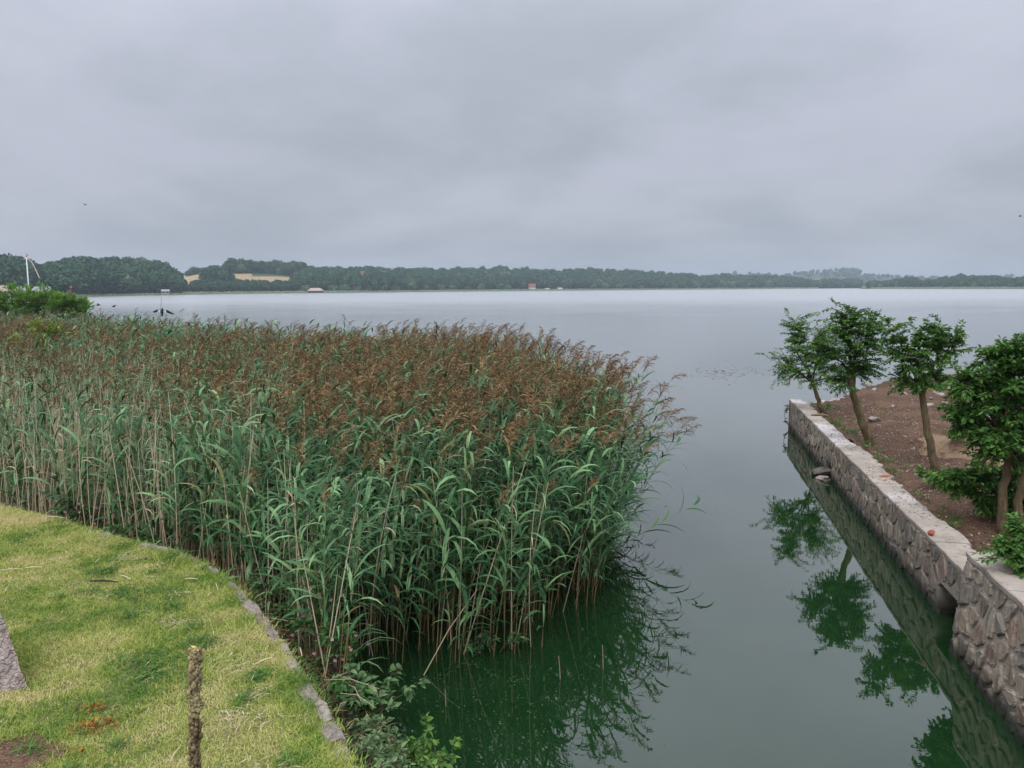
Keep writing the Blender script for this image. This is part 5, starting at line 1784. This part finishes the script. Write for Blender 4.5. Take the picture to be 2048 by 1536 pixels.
# dry mullein spike in front of the viewer
top = aty(390, 1296, 2.2); base = Vector((top.x - .11, 2.2, ZL))
root = empty('mullein', base); tag(root, 'tall dried mullein spike with brown seed pods and a pale tip', 'plant')
axis = smooth_path([(0, 0, 0), (.05, 0, (top.z - ZL) * .5), tuple(top - base)], 14)
mb = MB(); mb.tube(axis, np.linspace(.013, .007, 14), 8); mb.build('stem', 'driftwood', root, True)
import bmesh
bm = bmesh.new(); bmesh.ops.create_icosphere(bm, subdivisions=2, radius=1.0); bm.verts.index_update()
SV = np.array([v.co[:] for v in bm.verts]); SF = [tuple(v.index for v in f.verts) for f in bm.faces]; bm.free()
Hm = top.z - ZL
mb = MB(); g = np.random.default_rng(77)
for k in range(760):
    q = 0.52 + .475 * k / 760
    p = np.array([np.interp(q, np.linspace(0, 1, 14), axis[:, c]) for c in range(3)])
    a = k * 2.399 + g.normal(0, .3); rr = .0118 * (1 if q < .96 else 1 - (q - .96) * 12) + g.normal(0, .0026) + .0022 * math.sin(q * 130 + a)
    d = np.array([math.cos(a), math.sin(a), .35])
    s = g.uniform(.0040, .0082)
    mb.add(SV * np.array([s, s, s * 1.25]) + p + d * rr, SF, 0, float(np.clip(.2 + .55 * g.random() + (.35 if q > .86 else 0) + .15 * (q - .5), 0, 1)))
    if k % 2 == 0:
        mb.leaves([p + d * (rr + .002)], [d + np.array([0, 0, .8]) + g.normal(0, .3, 3)], [np.array([0, 0, 1]) + g.normal(0, .5, 3)], .016, .006, 0, float(g.random()))
mb.build('seed_head', 'mullein_pod', root, False)['kind'] = 'stuff'
fb = MB()
for k in range(11):
    a = g.uniform(0, 6.28); fb.leaves([axis[-1] + np.array([0, 0, -.004])], [(math.cos(a), math.sin(a), g.uniform(-.1, 1.2))], [(0, 0, 1)], g.uniform(.012, .024), .011, 0, .8)
fb.build('flower', 'yellow_flower', root)
for k in range(9):
    a = k * .7; lb = MB(); lb.leaves([(0, 0, .05)], [(math.cos(a), math.sin(a), .4)], [(0, 0, 1)], .3, .1, 0, .5, curl=.5); lb.build('leaf', 'willow_leaf', root)

# ================================================================== FAR THINGS
# low shore behind the thicket
vv = []; us = np.arange(-420, 121, 20.0); rs = (66, 120, 250, 440, 520)
for u in us:
    for i, r_ in enumerate(rs):
        p = az_dir(u) * r_; vv.append((p.x, p.y, -.3 if (i == 0 or u == us[-1]) else .5))
mb = MB(); mb.add(vv, [(i * 5 + j, (i + 1) * 5 + j, (i + 1) * 5 + j + 1, i * 5 + j + 1) for i in range(len(us) - 1) for j in range(4)])
tag(mb.build('meadow', 'far_meadow'), kind='structure')


def house(name, label, p, w, d, h, rh, wall, roof, face=0.0, win=3, floors=1, chimney=True, hip=False, cat='house'):
    root = empty(name, p, face); tag(root, label, cat)
    mb = MB(); mb.box((0, 0, h / 2 - .3), (w, d, h + .6))
    mb.add([(-w / 2, -d / 2, h), (-w / 2, d / 2, h), (-w / 2, 0, h + rh * (0 if hip else .97)), (w / 2, -d / 2, h), (w / 2, d / 2, h), (w / 2, 0, h + rh * (0 if hip else .97))], [(0, 2, 1), (3, 4, 5)])
    mb.build('wall', wall, root)
    e = .4; k = w * .22 if hip else 0
    mb = MB(); V = [(-w / 2 - e, -d / 2 - e, h - .1), (w / 2 + e, -d / 2 - e, h - .1), (w / 2 + e, d / 2 + e, h - .1), (-w / 2 - e, d / 2 + e, h - .1), (-w / 2 - e + k, 0, h + rh), (w / 2 + e - k, 0, h + rh)]
    V2 = [(x, y, z + .25) for x, y, z in V]
    mb.add(V + V2, [(6, 7, 11, 10), (8, 9, 10, 11), (7, 8, 11), (9, 6, 10), (0, 1, 7, 6), (2, 3, 9, 8), (1, 2, 8, 7), (3, 0, 6, 9)] + ([(0, 4, 5, 1)] if hip else []))
    rf = mb.build('roof', roof, root)
    if chimney:
        mb = MB(); mb.box((w * .2, 0, h + rh + .4), (.8, .8, 1.6)); mb.build('chimney', 'red_wall', rf)
    for fl in range(floors):
        zc = (h / floors) * (fl + .55)
        for i in range(win):
            x = -w / 2 + w * (i + .5) / win
            mb = MB(); mb.box((x, -d / 2 - .03, zc), (min(1.3, w / win * .5), .10, min(1.3, h / floors * .5))); mb.build('window', 'dark_glass', root)
    return root


gA, gB, gC = HILLS['A'][0], HILLS['B'][0], HILLS['C'][0]


def face_cam(p): return math.atan2(p.y, p.x) - math.pi / 2


def far_house(u, v, dist, *a, **k):
    p = az_dir(u) * dist; p = Vector((p.x, p.y, height_at(u, v, dist)))
    k.setdefault('face', face_cam(p) + .12)
    return house(a[0], a[1], p, *a[2:], **k)


far_house(64, 601, 260, 'boathouse', 'long grey roofed building behind the flagpole', 8.2, 5, 2.2, 1.5, 'white_wall', 'grey_roof', win=5, chimney=False)
far_house(6, 603, 230, 'house', 'white gabled house at the picture edge on the far left shore', 3.6, 3.6, 2.4, 1.3, 'white_wall', 'pale_roof', win=2, face=1.3, chimney=False)
far_house(133, 588, 455, 'house', 'red house at the foot of the wooded hill right of the flagpole', 3.6, 4, 3.0, 1.2, 'red_wall', 'red_roof', win=2, floors=2, chimney=False)
far_house(330, 587, 590, 'house', 'small white house on the shore below the left wooded hill', 4.6, 4, 1.4, 1.2, 'pale_wall', 'grey_roof', win=2, chimney=False)
far_house(631, 587.5, 722, 'pavilion', 'low pavilion with pale hipped roof on the far shore', 13, 8, 2.6, 2.4, 'red_wall', 'pale_roof', win=4, chimney=False, hip=True)
far_house(1064, 581.5, 955, 'house', 'white house with steep red roof alone on the far shore', 8, 8, 5, 3.6, 'white_wall', 'red_roof', win=3, floors=2)
far_house(719, 551.5, 900, 'villa', 'pale villa with red roof high on the wooded ridge', 12, 8, 3, 1.8, 'pale_wall', 'red_roof', win=4)
far_house(759, 551.5, 905, 'villa', 'larger of the two red roofed villas on the ridge', 15, 8, 3.2, 2.0, 'pale_wall', 'red_roof', win=5)
far_house(1094, 583, 962, 'shed', 'small pale shed right of the white house on the far shore', 5, 5, 2.4, 1.6, 'pale_wall', 'pale_roof', win=1, chimney=False)
far_house(1120, 583, 965, 'shed', 'white shed furthest right on the middle far shore', 5, 5, 2.6, 2.0, 'white_wall', 'pale_roof', win=1, chimney=False)
far_house(424, 553, 800, 'barn', 'tiny pale barn on the straw coloured hillside field', 4, 4, 1.6, 1.4, 'white_wall', 'grey_roof', win=2, chimney=False)

# lighter willows along the far shore
gsh = HILLS['B']
for k, u in enumerate((612, 668, 690, 712, 738, 765, 790, 822, 850, 880, 905, 935, 962, 1000, 1015, 1185, 1210, 1240)):
    p = gsh[0](u, .015); h = random.uniform(7, 10.5)
    root = empty('willow_tree', p - Vector((0, 0, .5))); tag(root, 'pale round willow on the far shore before the dark woods', 'tree', 'pale willows on the far shore')
    me = pale_v[k % 2]
    o = link('crown', me, root); o.scale = (h * random.uniform(1.0, 1.4), h * 1.1, h); o.rotation_euler = (0, 0, random.uniform(0, 6.28))
    mb = MB(); mb.tube([(0, 0, -.5), (0, 0, h * .45)], [.35, .2], 6); mb.build('trunk', 'bark', root)
for (u, h, r_) in ((22, 7, 300), (40, 6, 310), (112, 9, 400), (100, 8, 390), (82, 6, 290)):
    p = az_dir(u) * r_; root = empty('shore_tree', (p.x, p.y, .2)); tag(root, 'low grey green tree beside the houses behind the flagpole', 'tree', 'trees beside the flagpole houses')
    o = link('crown', random.choice(forest_v[:3] + pale_v), root); o.scale = (h * 1.2, h * 1.2, h)
    mb = MB(); mb.tube([(0, 0, -.5), (0, 0, h * .4)], [.25, .15], 6); mb.build('trunk', 'bark', root)

# flagpole with hanging pennant
pb_ = aty(59, 592, 150.0); pt_ = aty(51.5, 515, 150.0)
root = empty('flagpole', (pb_.x, pb_.y, .3)); tag(root, 'white flagpole with drooping red and white pennant on the left shore', 'flagpole')
z0_ = .3; H_ = pt_.z - z0_
mb = MB(); mb.tube([(0, 0, 0), (0, 0, H_ * .5), (0, 0, H_)], [.17, .14, .08], 8); mb.build('pole', 'white_paint', root, True)
mb = MB(); mb.tube([(0, 0, H_), (0, 0, H_ + .35)], [.03, .02], 5); mb.add(np.array(SV) * .13 + np.array([0, 0, H_ + .2]), SF); mb.build('finial', 'red_cloth', root)
mb = MB(); mb.add([(0.03, 0, H_ + .75), (.5, .02, H_ + .35), (.05, 0, H_ + .38), (.06, .03, H_ + .5)], [(0, 3, 1), (3, 2, 1)]); mb.tube([(0, 0, H_ + .3), (0.02, 0, H_ + .8)], [.02, .015], 4); mb.build('wind_vane', 'red_cloth', root)
k_ = 150 / FPX
pp = [(0.05, H_ - .1), (.7, H_ - .75), (1.15, H_ - 1.5), (1.7, H_ - 2.9), (2.05, H_ - 3.9)]
for nm, mat, o0, o1 in (('pennant_red', 'red_cloth', 0, .10), ('pennant_white', 'white_paint', .10, .24)):
    V = []; 
    for i, (x, z) in enumerate(pp):
        w0 = 1 - .2 * i / 4
        V += [(x + o0 * w0, .03 * math.sin(i * 1.9), z), (x + o1 * w0, .03 * math.sin(i * 1.9 + .6), z - .02)]
    V += [(x, y + .012, z) for x, y, z in V]
    F = [(2 * i, 2 * i + 1, 2 * i + 3, 2 * i + 2) for i in range(4)] + [(10 + 2 * i + 1, 10 + 2 * i, 10 + 2 * i + 2, 10 + 2 * i + 3) for i in range(4)]
    F += [(2 * i, 2 * i + 2, 12 + 2 * i, 10 + 2 * i) for i in range(4)] + [(2 * i + 3, 2 * i + 1, 11 + 2 * i, 13 + 2 * i) for i in range(4)]
    mb = MB(); mb.add(V, F); mb.build(nm, mat, root)

# bird of prey kite over the reeds, on its bending rod
Yk = 36.0; kx = Yk / FPX
kc = aty(324.5, 624, Yk)
root = empty('bird_kite', kc); tag(root, 'black bird shaped scarer kite with white wing discs above the reeds', 'kite')


def kp_(u, v, dy=0.0): return np.array([(u - 324.5) * kx, dy, (624 - v) * kx])


def plate(pts, th, name, mat, parent):
    n = len(pts); mb = MB(); P_ = np.array(pts)
    nn = np.array([0, th / 2, 0])
    mb.add(np.concatenate([P_ - nn, P_ + nn]), [tuple(range(n)), tuple(range(2 * n - 1, n - 1, -1))] + [((i + 1) % n, i, n + i, n + (i + 1) % n) for i in range(n)])
    return mb.build(name, mat, parent)


plate([kp_(324, 620.5), kp_(316.5, 618.8), kp_(310, 620.5, .06), kp_(303, 623.5, .14), kp_(305, 625.4, .14), kp_(310, 625.2, .08), kp_(316, 622.6), kp_(323, 625)], .03, 'wing', 'black_cloth', root)
plate([kp_(326, 620.8), kp_(335, 620.4), kp_(340, 624, .06), kp_(345.8, 628.2, .14), kp_(344, 629.2, .14), kp_(339, 627.6, .08), kp_(333, 624.6), kp_(326, 625.5)], .03, 'wing', 'black_cloth', root)
mb = MB(); mb.tube([kp_(325, 618), kp_(325, 620, -.02), kp_(324.7, 624, -.03), kp_(324, 628), kp_(323.8, 630)], [.03, .055, .06, .045, .03], 8); mb.build('body', 'black_cloth', root, True)
mb = MB(); mb.add(SV * .045 + kp_(325.6, 618.2, -.03), SF); mb.build('head', 'black_cloth', root, True)
plate([kp_(323, 629.5), kp_(321, 632), kp_(327, 632.2), kp_(325, 629.5)], .02, 'tail', 'black_cloth', root)
for u, v in ((319, 621.8), (330.3, 623)):
    a = np.arange(14) * 2 * math.pi / 14
    d = plate([kp_(u, v, -.03) + np.array([math.cos(q) * .062, 0, math.sin(q) * .048]) for q in -a], .012, 'disc', 'white_paint', root)
    plate([kp_(u, v, -.04) + np.array([math.cos(q) * .016, 0, math.sin(q) * .014]) for q in -a], .008, 'dot', 'black_cloth', d)
rb = aty(309, 668, Yk + .1); rt = aty(322.5, 594, Yk + .2); rb.z = 0
mb = MB(); mb.tube([(0, 0, 0), tuple((rt - rb) * .5), tuple(rt - rb)], [.014, .009, .005], 5); o = mb.build('kite_rod', 'dark_stick'); o.location = rb
tag(o, 'thin slanting rod that carries the bird kite over the reeds', 'rod')
mb = MB(); mb.tube([np.array(rt - kc), kp_(325, 618)], [.002, .002], 3); mb.build('string', 'dark_stick', root)

# birds in the sky and over the water
for k, (u, v, Yb, lab) in enumerate(((170, 410, 90, 'tiny bird in the grey sky above the left hill'), (2040, 433, 90, 'tiny bird in the sky at the right picture edge'), (196, 611, 60, 'small dark bird over the water beside the green bushes'), (228, 614, 62, 'second small dark bird over the water right of the bushes'))):
    p = aty(u, v, Yb); root = empty('bird', p); tag(root, lab, 'bird')
    mb = MB(); mb.tube([(-.13, 0, 0), (-.05, 0, .02), (.05, 0, .02), (.16, 0, .03)], [.01, .04, .04, .012], 6); mb.build('body', 'black_cloth', root, True)
    for sd in (-1, 1):
        mb = MB(); mb.add([(.05, 0, .03), (-.06, 0, .03), (-.09, sd * .16, .12), (-.1, sd * .30, .06), (.02, sd * .16, .13), (.05, 0, .045), (-.06, 0, .045), (-.09, sd * .16, .135), (-.1, sd * .30, .065), (.02, sd * .16, .145)],
                          [(0, 1, 2, 4), (4, 2, 3), (5, 9, 7, 6), (9, 8, 7), (0, 4, 9, 5), (4, 3, 8, 9), (1, 6, 7, 2), (2, 7, 8, 3)]); mb.build('wing', 'black_cloth', root)
    root.rotation_euler = (0.2, 0, 1.3 + k)

# weed and scum afloat
mb = MB(); P_, D_ = [], []
for k in range(170):
    p = at(random.gauss(1450, 42), 745 + random.gauss(0, 8), .006); P_.append(p); a = random.uniform(0, 6.28); D_.append((math.cos(a), math.sin(a), 0))
mb.leaves(P_, D_, np.tile((0, 0, 1.), (170, 1)), rng.uniform(.08, .32, 170), rng.uniform(.03, .08, 170), 0, rng.random(170) * .4, fold=0, curl=0)
tag(mb.build('floating_weed', 'litter'), 'scattered dark weed floating on the open water', 'weed', kind='stuff')
mb = MB(); P_, D_ = [], []
for k in range(330):
    t0 = random.random(); u, v = (random.gauss(980, 130), random.gauss(1400, 40)) if k % 3 else (800 + 260 * t0, 1345 + 20 * math.sin(t0 * 9) + random.gauss(0, 5))
    p = at(u, v, .006); P_.append(p); a = random.uniform(0, 6.28); D_.append((math.cos(a), math.sin(a), 0))
mb.leaves(P_, D_, np.tile((0, 0, 1.), (330, 1)), rng.uniform(.008, .03, 330), rng.uniform(.006, .016, 330), 0, rng.random(330) * .7 + .1, fold=0, curl=0)
tag(mb.build('floating_scum', 'willow_leaf'), 'fine green specks floating before the reed bed', 'scum', kind='stuff')

# ================================================================== HAZE
mb = MB(); mb.box((0, (WY0 + WY1) / 2, 46), (2 * WX + 40, WY1 - WY0 + 40, 96))
hz = NT('haze'); hz.n.remove(hz.bsdf)
pv = hz.node('ShaderNodeVolumePrincipled', {'Color': (0.78, 0.90, 1.0), 'Density': 0.00028, 'Anisotropy': 0.2})
hz.l.new(pv.outputs[0], hz.out.inputs['Volume'])
M['haze'] = hz.m
o = mb.build('haze', 'haze'); tag(o, 'thin pale haze over the lake', 'haze', kind='stuff')
